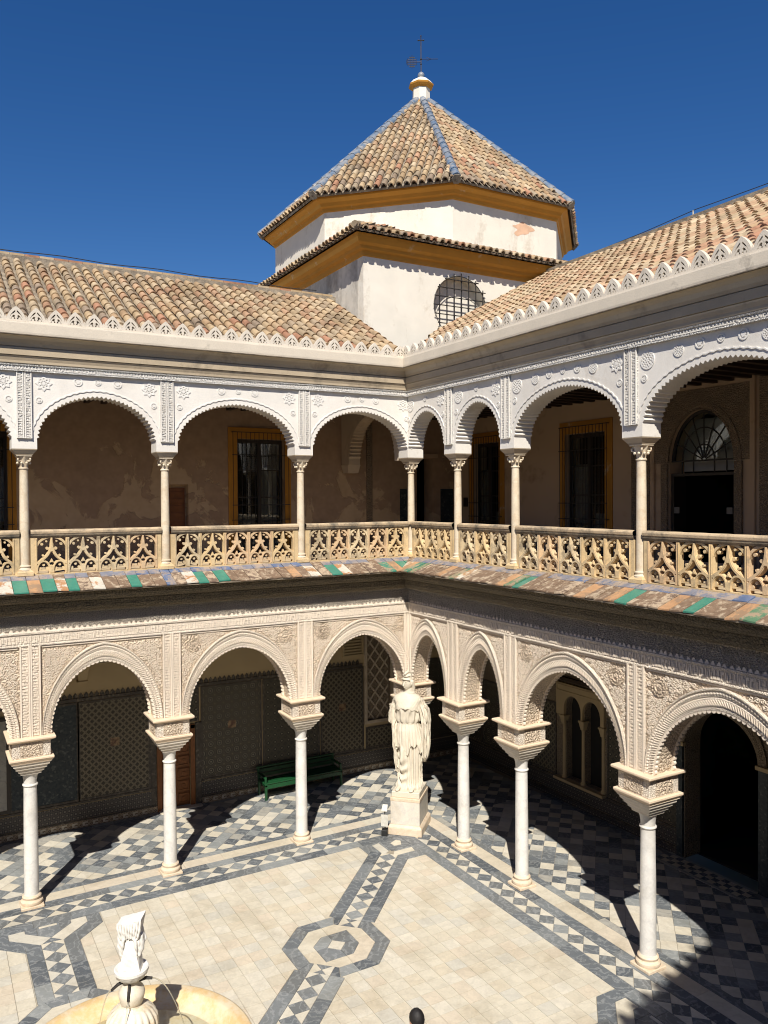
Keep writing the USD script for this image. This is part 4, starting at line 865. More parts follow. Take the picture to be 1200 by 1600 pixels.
# ---- upper floor, left
def barred_window(t, f, u0, u1, z0, z1, ft, P):
    """ochre frame, recessed glazed doors and an iron grille standing proud of the wall."""
    P('ochre_surround', ext_uz(sbox(u0, z0, u1, z1).difference(sbox(u0 + ft, z0 - 1, u1 - ft * .7, z1 - .30)), 0, .03), M['ochre'])
    a, b, zt = u0 + ft, u1 - ft * .7, z1 - .30; w = P('window', join([box(a, a + .07, -.22, -.16, z0, zt), box(b - .07, b, -.22, -.16, z0, zt), box(a, b, -.221, -.159, zt - .08, zt), box((a + b) / 2 - .05, (a + b) / 2 + .05, -.215, -.15, z0, zt)]), M['window_wood'])
    n = 4
    for s in range(2):
        x0 = a + .07 if s == 0 else (a + b) / 2 + .05; x1 = (a + b) / 2 - .05 if s == 0 else b - .07
        for k in range(n):
            q0, q1 = z0 + .1 + k * (zt - .18 - z0) / n, z0 + .1 + (k + 1) * (zt - .18 - z0) / n
            part(w, 'pane', f(box(x0, x1, -.192, -.188, q0, q1 - .03)), M['glass']); part(w, 'glazing_bar', f(box(x0, x1, -.205, -.175, q1 - .03, q1)), M['window_wood'])
        part(w, 'curtain', f(box(x0 + .04, x1 - .04, -.30, -.28, z0 + .05, z0 + (zt - z0) * (.75 if s else .35))), M['curtain'])
    g = P('iron_grille', join([box(u0 + .08, u1 - .06, .11, .125, z, z + .02) for z in (z0 + .12, z0 + .95, z0 + 1.35, z1 - .75, z1 - .14)]), M['iron'])
    n = int((u1 - u0 - .2) / .115)
    for k in range(n + 1):
        u = u0 + .1 + k * (u1 - u0 - .2) / n; part(g, 'bar', f(tube([(u, .118, z0 + .05), (u, .118, z1 - .12)], .009, 5)), M['iron'])
    for z in (z0 + .95, z1 - .14):
        for u in (u0 + .1, u1 - .08): part(g, 'bracket', f(box(u - .012, u + .012, 0, .118, z, z + .018)), M['iron'])
t = thing('gallery_back_wall', 'stained plaster back wall of the left upper gallery with a barred ochre window', 'wall', 'gallery back walls'); f = Bl
P = lambda name, m, mat, **k: part(t, name, f(m), mat, **k)
w2, w1 = (-3.56, -1.77), (-10.45, -8.72)
ops = [sbox(w2[0] + .26, 6.48, w2[1] - .18, 9.62), sbox(w1[0] + .26, 6.48, w1[1] - .18, 9.62), sbox(-5.16, 6.48, -4.64, 8.39), sbox(2.36, 6.48, 2.94, 9.2)]
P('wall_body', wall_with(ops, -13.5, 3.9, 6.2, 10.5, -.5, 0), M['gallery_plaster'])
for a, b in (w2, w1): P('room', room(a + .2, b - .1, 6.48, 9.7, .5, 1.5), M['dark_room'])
barred_window(t, f, w2[0], w2[1], 6.48, 9.92, .26, P); barred_window(t, f, w1[0], w1[1], 6.48, 9.92, .26, P)
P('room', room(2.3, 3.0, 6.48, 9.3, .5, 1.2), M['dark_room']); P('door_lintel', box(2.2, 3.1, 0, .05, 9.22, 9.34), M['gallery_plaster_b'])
P('niche_back', box(-5.16, -4.64, -.5, -.24, 6.48, 8.39), M['gallery_plaster'])
nd = P('niche_door', box(-5.12, -4.68, -.24, -.2, 6.48, 8.3), M['walnut'])
for k in range(9): part(nd, 'slat', f(box(-5.09, -4.71, -.2, -.175, 6.6 + k * .185, 6.72 + k * .185)), M['walnut'])
for a, b in ((3.22, 3.68), (1.76, 2.28)): P('tile_panel', box(a, b, 0, .016, 6.48, 8.27), AZ['bluex'])
P('stucco_pilaster', box(.62, .80, 0, .05, 6.48, 10.3), M['gallery_stucco'])
# ---- upper floor, right
t = thing('gallery_back_wall', 'plaster back wall of the right upper gallery with two barred windows and a fanlight doorway', 'wall', 'gallery back walls'); f = Br
wc, wb = (-2.99, -1.14), (1.20, 2.88); fan = arc(-6.37, -4.69, 6.48, 8.74, 9.86, .02)
ops = [sbox(wc[0] + .26, 6.48, wc[1] - .18, 9.62), sbox(wb[0] + .26, 6.48, wb[1] - .18, 9.62), fan]
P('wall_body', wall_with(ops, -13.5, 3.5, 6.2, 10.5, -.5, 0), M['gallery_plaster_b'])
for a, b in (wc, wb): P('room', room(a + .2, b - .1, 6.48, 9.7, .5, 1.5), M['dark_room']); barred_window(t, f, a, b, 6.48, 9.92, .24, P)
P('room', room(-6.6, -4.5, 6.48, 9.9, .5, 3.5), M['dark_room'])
ci, co = arch_c(-6.37, -4.69, 8.74, 9.86, .02), arch_c(-6.55, -4.51, 8.74, 10.02, .02)
P('door_archivolt', band(ci, co, [(0, 0), (0, .05), (.3, .03), (.5, .05), (1, .05), (1, 0)]), M['gallery_stucco'])
P('door_jamb', box(-6.56, -6.39, 0, .06, 6.48, 8.72), M['gallery_stucco']); P('door_jamb', box(-4.67, -4.50, 0, .06, 6.48, 8.72), M['gallery_stucco'])
P('stucco_panel', ext_uz(sbox(-6.75, 8.74, -4.3, 10.30).difference(Polygon(np.vstack([co, [(-4.51, 8)], [(-6.55, 8)]]))), 0, .03), M['gallery_stucco'])
P('stucco_frame', frame_uz(-6.86, -4.19, 6.48, 10.42, .11, 0, .06), M['gallery_plaster_b'])
P('stucco_panel', box(-9.0, -6.95, 0, .035, 6.48, 10.45), M['gallery_stucco']); P('stucco_panel', box(-4.15, -3.6, 0, .03, 6.48, 10.45), M['gallery_stucco'])
fl = P('fanlight', band(arch_c(-6.37, -4.69, 8.76, 9.86, .02), arch_c(-6.30, -4.76, 8.76, 9.79, .02), [(0, -.14), (0, -.08), (1, -.08), (1, -.14)]), M['iron'])
part(fl, 'pane', f(ext_uz(arc(-6.33, -4.73, 8.78, 8.79, 9.82, .02), -.115, -.11)), M['glass'])
for R in (.27, .56): part(fl, 'glazing_bar', f(tube([(-5.53 + R * 1.0 * math.cos(a), -.10, 8.78 + R * 1.25 * math.sin(a)) for a in np.linspace(0, PI, 19)], .014, 5)), M['iron'])
for a in np.linspace(0, PI, 9)[1:-1]: part(fl, 'glazing_bar', f(tube([(-5.53 + .05 * math.cos(a), -.10, 8.78 + .05 * math.sin(a)), (-5.53 + .79 * math.cos(a), -.10, 8.78 + 1.03 * math.sin(a))], .013, 5)), M['iron'])
for u in (-6.1, -5.8, -5.26, -4.96): part(fl, 'glazing_bar', f(box(u - .012, u + .012, -.11, -.09, 8.5, 8.78)), M['iron'])
part(fl, 'blind', f(box(-6.30, -4.76, -.42, -.40, 8.55, 9.7)), M['blind'])  # added pale sheet, its grey stands in for light seen in the panes
P('transom', box(-6.37, -4.69, -.16, -.06, 8.44, 8.50), M['window_wood']); P('fanlight_rail', box(-6.37, -4.69, -.15, -.07, 8.755, 8.79), M['iron'])
for u in (-6.37, -4.77): P('door_leaf', box(u, u + .08, -.45, -.06, 6.48, 8.44), M['window_wood'])
for u in (-6.2, -4.85): P('notice', box(u - .07, u + .07, -.05, -.045, 7.6, 7.75) if False else box(u - .07, u + .07, -.06, -.052, 7.62, 7.76), M['curtain'])
P('wall_picture', box(3.0, 3.2, 0, .03, 7.72, 8.0), M['window_wood'])
# ---- arch across the upper gallery at the corner, and unseen walls added to keep light out of the open gallery ends
t = thing('transverse_arch', 'scalloped plaster arch spanning the upper gallery behind the inner corner', 'arch')
tw = sbox(.25, 8.95, 3.5, 10.5).difference(Polygon(np.vstack([[(.5, 8)], saw(arch_c(.50, 3.05, 9.1, 10.28, .03), .11, .05), [(3.05, 8)]]))); m = ext(tw, -.18, .18)
part(t, 'arch_body', (np.stack([m[0][:, 2], m[0][:, 0], m[0][:, 1]], 1), m[1]), M['gallery_white'])
part(t, 'corbel', shift(taper(.16, 8.72, .2, 8.95, .16, .22), (0, 3.28, 0)), M['gallery_white'])
for nm_, m in (('left', box(-13.6, -13.4, .25, 3.9, 0, 11)), ('right', box(.25, 3.9, -13.6, -13.4, 0, 11))):
    solo('end_wall', m, M['cream_plaster'], f'plain wall added to block light at the open end of the {nm_} gallery', 'wall')

# ================================================================ roofs
def clay(hl=.47, r0=.094, r1=.076, n=6):
    a = np.linspace(PI, 0, n + 1); rows = []
    for (s, r, dz) in ((0, r0, .022), (hl, r1, .0)):
        rows.append(np.stack([r * np.cos(a), np.full(n + 1, s), r * np.sin(a) * 1.12 + dz], 1))
    v, f_ = grid(np.stack(rows)); k = len(v)
    inner = np.stack([(r0 - .024) * np.cos(a), np.full(n + 1, 0.0), (r0 - .024) * np.sin(a) * 1.12 + .016], 1); inn2 = inner.copy(); inn2[:, 1] = .12
    v2, f2 = grid(np.stack([rows[0], inner, inn2])); return np.vstack([v, v2]), np.vstack([f_[:, ::-1], f2 + k])
CT = clay()
def tile_field(parent, O, ud, sd, u_rng, s_rng, keep, pitch=.245, expo=.36, limit=300, used=[0], pans=True, name='roof_tile', pal=(0, 0, 1, 1, 2, 3, 4, 4, 5, 6)):
    """cover tiles in courses up a slope; the ones nearest the camera are parts, the rest one part."""
    O, ud, sd = (np.array(q, float) for q in (O, ud, sd)); nd = np.cross(ud, sd); nd /= np.linalg.norm(nd); B = np.stack([ud, sd, nd])
    if nd[2] < 0: B[2] = -nd
    L = []
    for i in range(int((u_rng[1] - u_rng[0]) / pitch) + 1):
        u = u_rng[0] + i * pitch; du = NPR.uniform(-.012, .012)
        for j in range(int((s_rng[1] - s_rng[0]) / expo) + 1):
            s = s_rng[0] + j * expo
            if keep(u, s): L.append((u + du + NPR.uniform(-.008, .008), s + NPR.uniform(-.02, .02)))
    L.sort(key=lambda q: np.linalg.norm(O + ud * q[0] + sd * q[1] - CAM)); rest, pan = [], []
    for k, (u, s) in enumerate(L):
        a = NPR.uniform(-.045, .045); v = np.array(CT[0]); v[:, 0] += v[:, 1] * a; v[:, 2] += NPR.uniform(0, .012); v[:, 0] += u; v[:, 1] += s
        m = (O + v @ B, CT[1])
        if k < limit: part(parent, name, m, M[f'clay_{RNG.choice(pal)}'], smooth=50)
        else: rest.append(m)
        if pans:
            v = np.array(CT[0]); v[:, 2] = .015 - v[:, 2] * .6; v[:, 0] += u + pitch / 2; v[:, 1] += s; pan.append((O + v @ B, CT[1][:, ::-1]))
    if rest:
        q = part(parent, 'far_' + name + 's', join(rest), M['clay_tinted'], smooth=True, kind='stuff'); nv_ = len(CT[0])
        tint = np.repeat(np.array([sc([.62 * k + .38 * m_ for k, m_ in zip(TC[RNG.choice(pal)], (.48, .365, .225))], RNG.uniform(.92, 1.2)) for _ in rest]), nv_, 0)
        UsdGeom.PrimvarsAPI(stage.GetPrimAtPath(q)).CreatePrimvar('tint', Sdf.ValueTypeNames.Color3fArray, 'vertex').Set([Gf.Vec3f(*map(float, k)) for k in tint])
    if pan: part(parent, 'channel_tiles', join(pan), M['channel'], smooth=50, kind='stuff')
SL = .53; cn = math.hypot(1, SL); yr, xr = 4.45, 6.62; ze = 11.34
def slab_xy(poly, zf, th=.06):
    m = ext(poly, -th, 0); v = m[0]; v[:, 2] += np.array([zf(a, b) for a, b in v[:, :2]]); return m
rl = thing('tiled_roof', 'clay tiled roof slope of the left wing behind the cresting', 'roof', 'clay tiled wing roofs')
PL = Polygon([(-13.6, -.42), (-.42, -.42), (.03, .03), (.03, yr), (-13.6, yr)])
part(rl, 'roof_base', slab_xy(PL, lambda x, y: ze - .03 + SL * (y + .35)), M['mortar'])
part(rl, 'back_slope', slab_xy(Polygon([(-13.6, yr), (.03, yr), (.03, 10), (-13.6, 10)]), lambda x, y: ze + SL * (yr + .35) - SL * (y - yr)), M['clay_mixed'])
part(rl, 'gable_wall', join([box(-13.6, .03, 9.7, 10, 5, 13.2), ]), M['south_plaster'])
tile_field(rl, (0, -.35, ze), (1, 0, 0), (0, 1 / cn, SL / cn), (-13.3, 0), (.05, (yr + .25) * cn - .2), lambda u, s: u < -.05 + min(.05, s / cn - .35) - .02 or (u < -.08), pitch=.262, expo=.37)
for k in range(40):
    u = -13.4 + k * .335; part(rl, 'ridge_tile', box(u, u + .325, yr - .10, yr + .10, ze + SL * (yr + .35) + .06, ze + SL * (yr + .35) + .145), M[f'clay_{RNG.choice((0, 4, 4, 1, 6))}'])
part(rl, 'ridge_mortar', box(-13.5, .03, yr - .22, yr + .2, ze + SL * (yr + .35) - .14, ze + SL * (yr + .35) + .06), M['mortar'])
rr = thing('tiled_roof', 'pinkish clay tiled roof slope of the right wing behind the cresting', 'roof', 'clay tiled wing roofs')
PR = Polygon([(-.42, -13.6), (-.42, -.42), (2.5, 2.5), (xr, 2.5), (xr, -13.6)])
part(rr, 'roof_base', slab_xy(PR, lambda x, y: ze - .03 + SL * (x + .35)), M['mortar'])
part(rr, 'back_slope', slab_xy(Polygon([(xr, -13.6), (12, -13.6), (12, 2.5), (xr, 2.5)]), lambda x, y: ze + SL * (xr + .35) - SL * (x - xr)), M['clay_mixed'])
part(rr, 'gable_wall', join([box(11.7, 12, -13.6, 2.5, 5, 13.2)]), M['south_plaster'])
tile_field(rr, (-.35, 0, ze), (0, -1, 0), (1 / cn, 0, SL / cn), (-2.4, 13.3), (.05, (xr + .25) * cn - .2), lambda u, s: -u < s / cn - .35 - .02 and u > -2.38, pitch=.262, expo=.37, pal=(0, 4, 4, 2, 2, 1, 6, 4, 0, 2))
for k in range(42):
    u = -13.4 + k * .37; part(rr, 'ridge_tile', box(xr - .10, xr + .10, u, u + .36, ze + SL * (xr + .35) + .06, ze + SL * (xr + .35) + .13), M[f'clay_{RNG.choice((0, 4, 3, 2, 6))}'])
part(rr, 'ridge_mortar', box(xr - .3, xr + .2, -13.5, 2.5, ze + SL * (xr + .35) - .2, ze + SL * (xr + .35) + .06), M['mortar'])
solo('roof_cable', tube([(-13.0 + k * .5, yr - .02, ze + SL * (yr + .35) + .22 + .02 * math.sin(k * 1.3)) for k in range(26)], .012, 5), M['lead'], 'thin black cable along the ridge of the left roof', 'cable')
c_ = thing('roof_cable', 'black cable rising over the ridge of the right roof on a small stand', 'cable')
zr = ze + SL * (xr + .35) + .13
part(c_, 'wire', tube([(xr, 2.2, zr + .02), (xr, .2, zr + .04), (xr, -1.4, zr + .07), (xr, -2.6, zr + .13), (xr, -3.2, zr + .16), (xr, -4.2, zr + .14), (xr, -6, zr + .12), (xr, -9, zr + .1)], .011, 5), M['lead'])
part(c_, 'stand', box(xr - .012, xr + .012, -3.13, -3.1, zr, zr + .16), M['sign_white'])

# ================================================================ the tower over the corner
TX, TY, HB = 5.37, 7.84, 5.34; AP = 4.93
tw_ = thing('tower', 'white plastered octagonal tower with ochre eaves and a pointed clay tile roof', 'tower')
x0, y0 = TX - HB, TY - HB
win = Point(3.30, 13.62).buffer(.95, 24)
fw = sbox(x0, 11.4, TX + HB, 15.1).difference(win); m = ext(fw, y0, y0 + .34)
part(tw_, 'front_wall', (np.stack([m[0][:, 0], m[0][:, 2], m[0][:, 1]], 1), m[1][:, ::-1]), M['tower_plaster'])
part(tw_, 'side_wall', box(x0, x0 + .5, y0 + .34, TY + HB, 11.4, 15.1), M['tower_plaster_stained'])
part(tw_, 'side_wall', join([box(TX + HB - .5, TX + HB, y0 + .34, TY + HB, 8, 15.1), box(x0 + .5, TX + HB - .5, TY + HB - .5, TY + HB, 8, 15.1)]), M['tower_plaster'])
part(tw_, 'window_recess', join([box(2.2, 4.4, y0 + .34, y0 + .54, 12.5, 14.8)]), M['tower_plaster'])
gr = part(tw_, 'window_grille', tube([(3.3 + .93 * math.cos(a), y0 - .02, 13.62 + .93 * math.sin(a)) for a in np.linspace(0, 2 * PI, 32)[:-1]], .012, 5, True), M['iron'])
for k in range(7):
    q = -.78 + k * .26; h = math.sqrt(.95 ** 2 - q * q) + .06
    part(gr, 'bar', tube([(3.3 + q, y0 - .06, 13.62 - h), (3.3 + q, y0 - .06, 13.62 + h)], .017, 5), M['iron']); part(gr, 'bar', tube([(3.3 - h, y0 - .09, 13.62 + q), (3.3 + h, y0 - .09, 13.62 + q)], .017, 5), M['iron'])
def ring_moulding(n, ap, prof, phase=0.0):
    """polygonal ring with (out, z) profile; n sides with apothem ap."""
    a = phase + (np.arange(n) + .5) * 2 * PI / n; P_ = np.stack([np.stack([TX + (ap + o) / math.cos(PI / n) * np.sin(a), TY + (ap + o) / math.cos(PI / n) * np.cos(a), np.full(n, z)], 1) for o, z in prof])
    m = grid(P_, True); return flip(m)
part(tw_, 'ochre_cornice', ring_moulding(4, HB, [(.0, 14.70), (.04, 14.72), (.06, 14.84), (.16, 14.87), (.18, 14.95), (.30, 15.0), (.36, 15.10), (.40, 15.2), (.0, 15.24)]), M['ochre'])
drum = ring_moulding(8, AP, [(0, 15.2), (0, 17.1)]); part(tw_, 'drum_wall', drum, M['tower_plaster'])
part(tw_, 'ochre_cornice', ring_moulding(8, AP, [(.0, 16.97), (.04, 16.99), (.06, 17.08), (.15, 17.11), (.20, 17.2), (.34, 17.28), (.36, 17.34), (0, 17.38)]), M['ochre'])
part(tw_, 'faded_paint', (lambda m: (np.stack([m[0][:, 0] + TX + .62, TY - AP - .004 + m[0][:, 2], m[0][:, 1] + 16.5], 1), m[1][:, ::-1]))(ext(Polygon([(.36 * (1 + .3 * math.sin(3 * a + 1) + .18 * math.sin(7 * a)) * math.cos(a), .2 * (1 + .3 * math.sin(2 * a) + .2 * math.sin(5 * a)) * math.sin(a)) for a in np.linspace(0, 2 * PI, 40)[:-1]]), 0, .02)), M['pink_patch'])
sk = part(tw_, 'skirt_roof', ring_moulding(4, HB, [(.46, 15.22), (.50, 15.26), (-1.9, 16.2), (-2.0, 16.1)]), M['mortar'])
sks = .40; c2 = math.hypot(1, sks); EV = HB + .56
def outside_oct(x, y): 
    a, b = abs(x - TX), abs(y - TY); return max(a, b, (a + b) * s2) > AP + .04
for k, (O, ud, sd) in enumerate((((TX, TY - EV, 15.24), (1, 0, 0), (0, 1 / c2, sks / c2)), ((TX - EV, TY, 15.24), (0, -1, 0), (1 / c2, 0, sks / c2)))):
    tile_field(sk, O, ud, sd, (-EV + .1, EV - .1), (0, 3.2), lambda u, s, O=O, ud=ud, sd=sd: abs(u) < EV - s / c2 - .05 and outside_oct(*(np.array(O) + np.array(ud) * u + np.array(sd) * (s + .1))[:2]), limit=150, name='roof_tile')
for k in range(5):
    p = np.array([x0 - .52, y0 - .52, 15.33]) + np.array([1, 1, sks]) * k * .27; q = p + np.array([1, 1, sks]) * .32
    part(sk, 'hip_tile', tube([p, q], [.115, .095], 8), M[f'clay_{RNG.choice((0, 4, 5, 3))}'], smooth=50)
# pointed roof
ZE, ZA = 17.36, 22.62; AE = AP + .50; rise = (ZA - ZE) / AE; c3 = math.hypot(1, rise)
rf = part(tw_, 'pointed_roof', ring_moulding(8, 0, [(AE - .06, ZE - .05), (AE - .02, ZE), (.02, ZA - .02)]), M['mortar'])
for k in range(8):
    a = k * PI / 4; od = np.array([math.sin(a), math.cos(a), 0]); O = np.array([TX, TY, ZE]) + od * AE; ud = np.array([math.cos(a), -math.sin(a), 0]); sd = (-od + np.array([0, 0, rise])) / c3
    hw_ = AE * math.tan(PI / 8); vis = k in (3, 4, 5, 6)
    if vis: tile_field(rf, O, ud, sd, (-hw_ + .1, hw_), (0, AE * c3 - .9), lambda u, s: abs(u) < hw_ * (1 - s / (AE * c3)) - .03, pitch=.236, expo=.36, limit=95 if k in (4, 5) else 40, name='roof_tile')
for k in range(8):
    a = (k + .5) * PI / 4; R = AE / math.cos(PI / 8); p0 = np.array([TX + R * math.sin(a), TY + R * math.cos(a), ZE + .06]); p1 = np.array([TX, TY, ZA + .06]); L = np.linalg.norm(p1 - p0); n = int(L / .42)
    for j in range(n):
        q0, q1 = p0 + (p1 - p0) * j / n, p0 + (p1 - p0) * (j + 1.12) / n
        if j < n - 1: part(rf, 'blue_hip_tile', tube([q0, q1], [.145, .12], 8), M['blue_glaze'], smooth=50)
        if j % 3 == 0 and j < n - 1: pass
    part(rf, 'hip_mortar', join([tube([p0 + [0, 0, -.06], p1 + [0, 0, -.06]], .15, 6)]), M['mortar'])
dz = -.2
ln = part(tw_, 'finial', lathe([(.42, 22.05 + dz), (.42, 22.5 + dz), (.36, 22.56 + dz), (.33, 22.6 + dz), (.32, 23.12 + dz), (.36, 23.16 + dz), (.44, 23.2 + dz), (.46, 23.25 + dz), (.33, 23.4 + dz), (.14, 23.52 + dz), (.08, 23.54 + dz)], 8, (TX, TY)), M['tower_plaster'])
part(ln, 'ochre_base', lathe([(.43, 22.3 + dz), (.435, 22.5 + dz), (.37, 22.565 + dz), (.335, 22.63 + dz), (.3, 22.64 + dz)], 8, (TX, TY)), M['ochre'])
part(ln, 'ochre_cap', lathe([(.33, 23.10 + dz), (.37, 23.15 + dz), (.455, 23.2 + dz), (.47, 23.25 + dz), (.45, 23.27 + dz)], 8, (TX, TY)), M['ochre'])
part(ln, 'blue_ball', sphere((TX, TY, 23.62 + dz), .13, 8), M['blue_glaze'], smooth=60)
VZ = 23.5; v_ = thing('weather_vane', 'wrought iron weather vane with crosses on top of the tower', 'weather vane', loc=(TX, TY, VZ))
vd = np.array([.86, -.5, 0]); vp = lambda a, z: np.array([TX, TY, VZ]) + vd * a + [0, 0, z]
part(v_, 'pole', tube([vp(0, 0), vp(0, 1.15)], .018, 6), M['iron'])
part(v_, 'top_cross', join([tube([vp(0, 1.0), vp(0, 1.36)], .018, 5), tube([vp(-.10, 1.2), vp(.10, 1.2)], .018, 5)] + [sphere(vp(a, z), .028, 5) for a, z in ((-.10, 1.2), (.10, 1.2), (0, 1.36))]), M['iron'])
part(v_, 'pointer', join([tube([vp(0, .52), vp(.62, .52)], .010, 5), tube([vp(.2, .45), vp(.38, .52), vp(.2, .59)], .009, 5), sphere(vp(0, .52), .04, 6), sphere(vp(0, .34), .035, 6)]), M['iron'])
part(v_, 'vane_cross', join([tube([vp(-a, z + .42), vp(-b, z + .42)], .013, 5) for a, b, z in ((0, .52, 0), (.18, .48, .08), (.18, .48, -.08), (.23, .43, .16), (.23, .43, -.16))] + [tube([vp(-a, q0 + .42), vp(-a, q1 + .42)], .013, 5) for a, q0, q1 in ((.33, -.22, .24), (.26, -.2, .2), (.40, -.2, .2), (.18, -.12, .12), (.48, -.14, .14), (.52, -.08, .08))]), M['iron'])

# ================================================================ the other sides of the courtyard (behind the camera)
sw = thing('south_wing', 'plastered wing of the palace behind the viewer', 'building')
part(sw, 'wall', box(-24, 14, -24, -18.4, 0, 10.9), M['south_plaster'])
pv = ext(Polygon([(-13.0, 10.9), (-5.4, 14.05), (14, 14.05), (14, 10.9)]), 18.4, 23.5); part(sw, 'hipped_roof', (np.stack([pv[0][:, 0], -pv[0][:, 2], pv[0][:, 1]], 1), pv[1]), M['clay_mixed'])  # unseen roof, outline shaped to cast the sloping shadow edge on the floor
part(sw, 'tile_ends', join([tube([(-13 + k * .3, -18.3, 10.93 + k * .1243), (-13 + k * .3, -19, 10.93 + k * .1243)], .09, 7) for k in range(25)] + [tube([(-5.4 + k * .3, -18.3, 14.08), (-5.4 + k * .3, -19, 14.08)], .09, 7) for k in range(50)]), M['clay_mixed'], kind='stuff')  # bumps added out of view to make that shadow edge jagged
ww = thing('west_wing', 'plastered wing of the palace to the left of the viewer', 'building')
part(ww, 'wall', box(-24, -17.3, -18.3, 3, 0, 10.9), M['south_plaster'])
part(ww, 'roof', (np.array([(-17.2, -18.2, 10.9), (-17.2, 3, 10.9), (-21, 3, 12.9), (-21, -18.2, 12.9)], float), np.array([[0, 1, 2], [0, 2, 3]])), M['clay_mixed'])
# ================================================================ statue on its pedestal
FD, SD_ = np.array([-s2, -s2, 0]), np.array([s2, -s2, 0]); PC = np.array([-.472, -.606, 0])
def loc3(m, o=PC): v = np.asarray(m[0]); return o + np.outer(v[:, 0], SD_) + np.outer(v[:, 1], -FD) + np.outer(v[:, 2], [0, 0, 1.0]), m[1]     # x = to the statue's left, y = backwards
pd = thing('pedestal', 'square veined marble pedestal under the statue in the courtyard corner', 'pedestal', loc=PC)
part(pd, 'plinth', loc3(join([cbox(-.415, .415, -.525, .525, 0, .17, .008), hull(np.vstack([box(-.41, .41, -.52, .52, .17, .18)[0], box(-.365, .365, -.475, .475, .18, .235)[0]]))])), M['base_marble'])
part(pd, 'die', loc3(cbox(-.355, .355, -.465, .465, .235, .79, .006)), M['marble_pedestal'])
part(pd, 'cap', loc3(join([cbox(-.362, .362, -.472, .472, .79, .865, .006)])), M['base_marble'])
def MAN(m):
    import manifold3d as m3
    mesh = trimesh.Trimesh(m[0], m[1], process=True); mesh.fix_normals(); return Manifold(m3.Mesh(np.asarray(mesh.vertices, np.float32), np.asarray(mesh.faces, np.uint32)))
def limb(js):
    """joints (x, y, z, r): hulls of neighbouring spheres joined into one."""
    out = Manifold()
    for a, b in zip(js[:-1], js[1:]):
        out += Manifold.batch_hull([Manifold.sphere(a[3], 14).translate(a[:3]), Manifold.sphere(b[3], 14).translate(b[:3])])
    return out
def ball(c, r, s=(1, 1, 1)): return Manifold.sphere(r, 18).scale(s).translate(c)
def column_solid(zs, fn, n=120):
    """closed solid from cross sections: fn(theta array, z) gives x, y, z arrays."""
    a = np.arange(n) * 2 * PI / n; P_ = np.stack([np.stack(fn(a, z), 1) for z in zs]); v, f_ = grid(P_, True); k = len(v); L = (len(zs) - 1) * n
    v = np.vstack([v, P_[0].mean(0), P_[-1].mean(0)]); f_ = np.vstack([f_, [[(i + 1) % n, i, k] for i in range(n)], [[L + i, L + (i + 1) % n, k + 1] for i in range(n)]]); return MAN((v, f_))
def interp(tab, z): t_ = np.array(tab); return [np.interp(z, t_[:, 0], t_[:, i]) for i in range(1, t_.shape[1])]
B = 1.0                                                    # the figure stands at this height
def skirt(a, z):
    ax, by, cx = interp([(0, .335, .27, 0), (.25, .315, .255, .0), (.8, .30, .25, 0), (1.2, .31, .25, 0), (1.6, .25, .2, 0)], z)
    lat = np.cos(a); front = -np.sin(a); fl = np.clip((lat + .25) / .4, 0, 1); knee = np.exp(-((z - .78) / .34) ** 2) * np.exp(-((lat + .52) / .30) ** 2) * np.clip(front, 0, 1)
    w = -.085 * fl * np.clip(front + .8, .3, 1) * np.exp(-(np.sin(11 * a + .35 * math.sin(z * 2.2) + .5 * np.sin(3 * a)) / .34) ** 2) + .02 * fl + (1 - fl) * .045 * np.sin(26 * (z - .35 * np.abs(lat + .5)) + 5 * a) * np.exp(-((z - .35) / .35) ** 2)
    r = 1 + w / .3 - .02
    y = by * r * np.sin(a) - .16 * knee; y = y - .05 * np.exp(-(z / .14) ** 2) * np.clip(front, 0, 1)
    return cx + ax * r * np.cos(a) - .03 * knee, y, np.full_like(a, B + z)
def overfold(a, t):
    hem = .98 + .10 * np.sin(5 * a + .6) + .06 * np.sin(13 * a); z = hem + (1.62 - hem) * t
    ax = np.interp(z, [.9, 1.1, 1.4, 1.6], [.355, .352, .325, .265]); by = np.interp(z, [.9, 1.1, 1.4, 1.6], [.30, .298, .268, .205])
    r = 1.03 - .17 * np.exp(-(np.sin(11 * a + .9 * np.sin(2 * a)) / .30) ** 2) * np.clip((1.60 - z) / .3, 0, 1); return ax * r * np.cos(a), by * r * np.sin(a), B + z
def bodice(a, z):
    ax, by = interp([(1.56, .26, .2), (1.60, .30, .235), (1.68, .325, .25), (1.85, .325, .25), (2.0, .325, .245), (2.12, .345, .205), (2.2, .33, .17), (2.27, .2, .14), (2.33, .12, .12), (2.42, .108, .112)], z)
    r = 1 + .08 * np.sin(13 * a + 2 * math.sin(5 * z)) * math.exp(-((z - 1.74) / .16) ** 2); breast = .05 * (np.exp(-((np.cos(a) - .42) / .22) ** 2) + np.exp(-((np.cos(a) + .42) / .22) ** 2)) * math.exp(-((z - 1.93) / .12) ** 2) * np.clip(-np.sin(a), 0, 1)
    return ax * r * np.cos(a), by * r * np.sin(a) - breast, np.full_like(a, B + z)
def aegis(a, t):
    hem = 1.88 + .05 * np.cos(2 * a + PI) + .03 * np.abs(np.sin(6 * a)); z = hem + (2.30 - hem) * t
    ax = np.interp(z, [1.85, 2.0, 2.12, 2.2, 2.3], [.337, .345, .362, .32, .15]); by = np.interp(z, [1.85, 2.0, 2.12, 2.2, 2.3], [.315, .29, .235, .195, .13]); r = 1 + .012 * np.sin(26 * a) * np.sin(z * 60); return ax * r * np.cos(a), by * r * np.sin(a), B + z
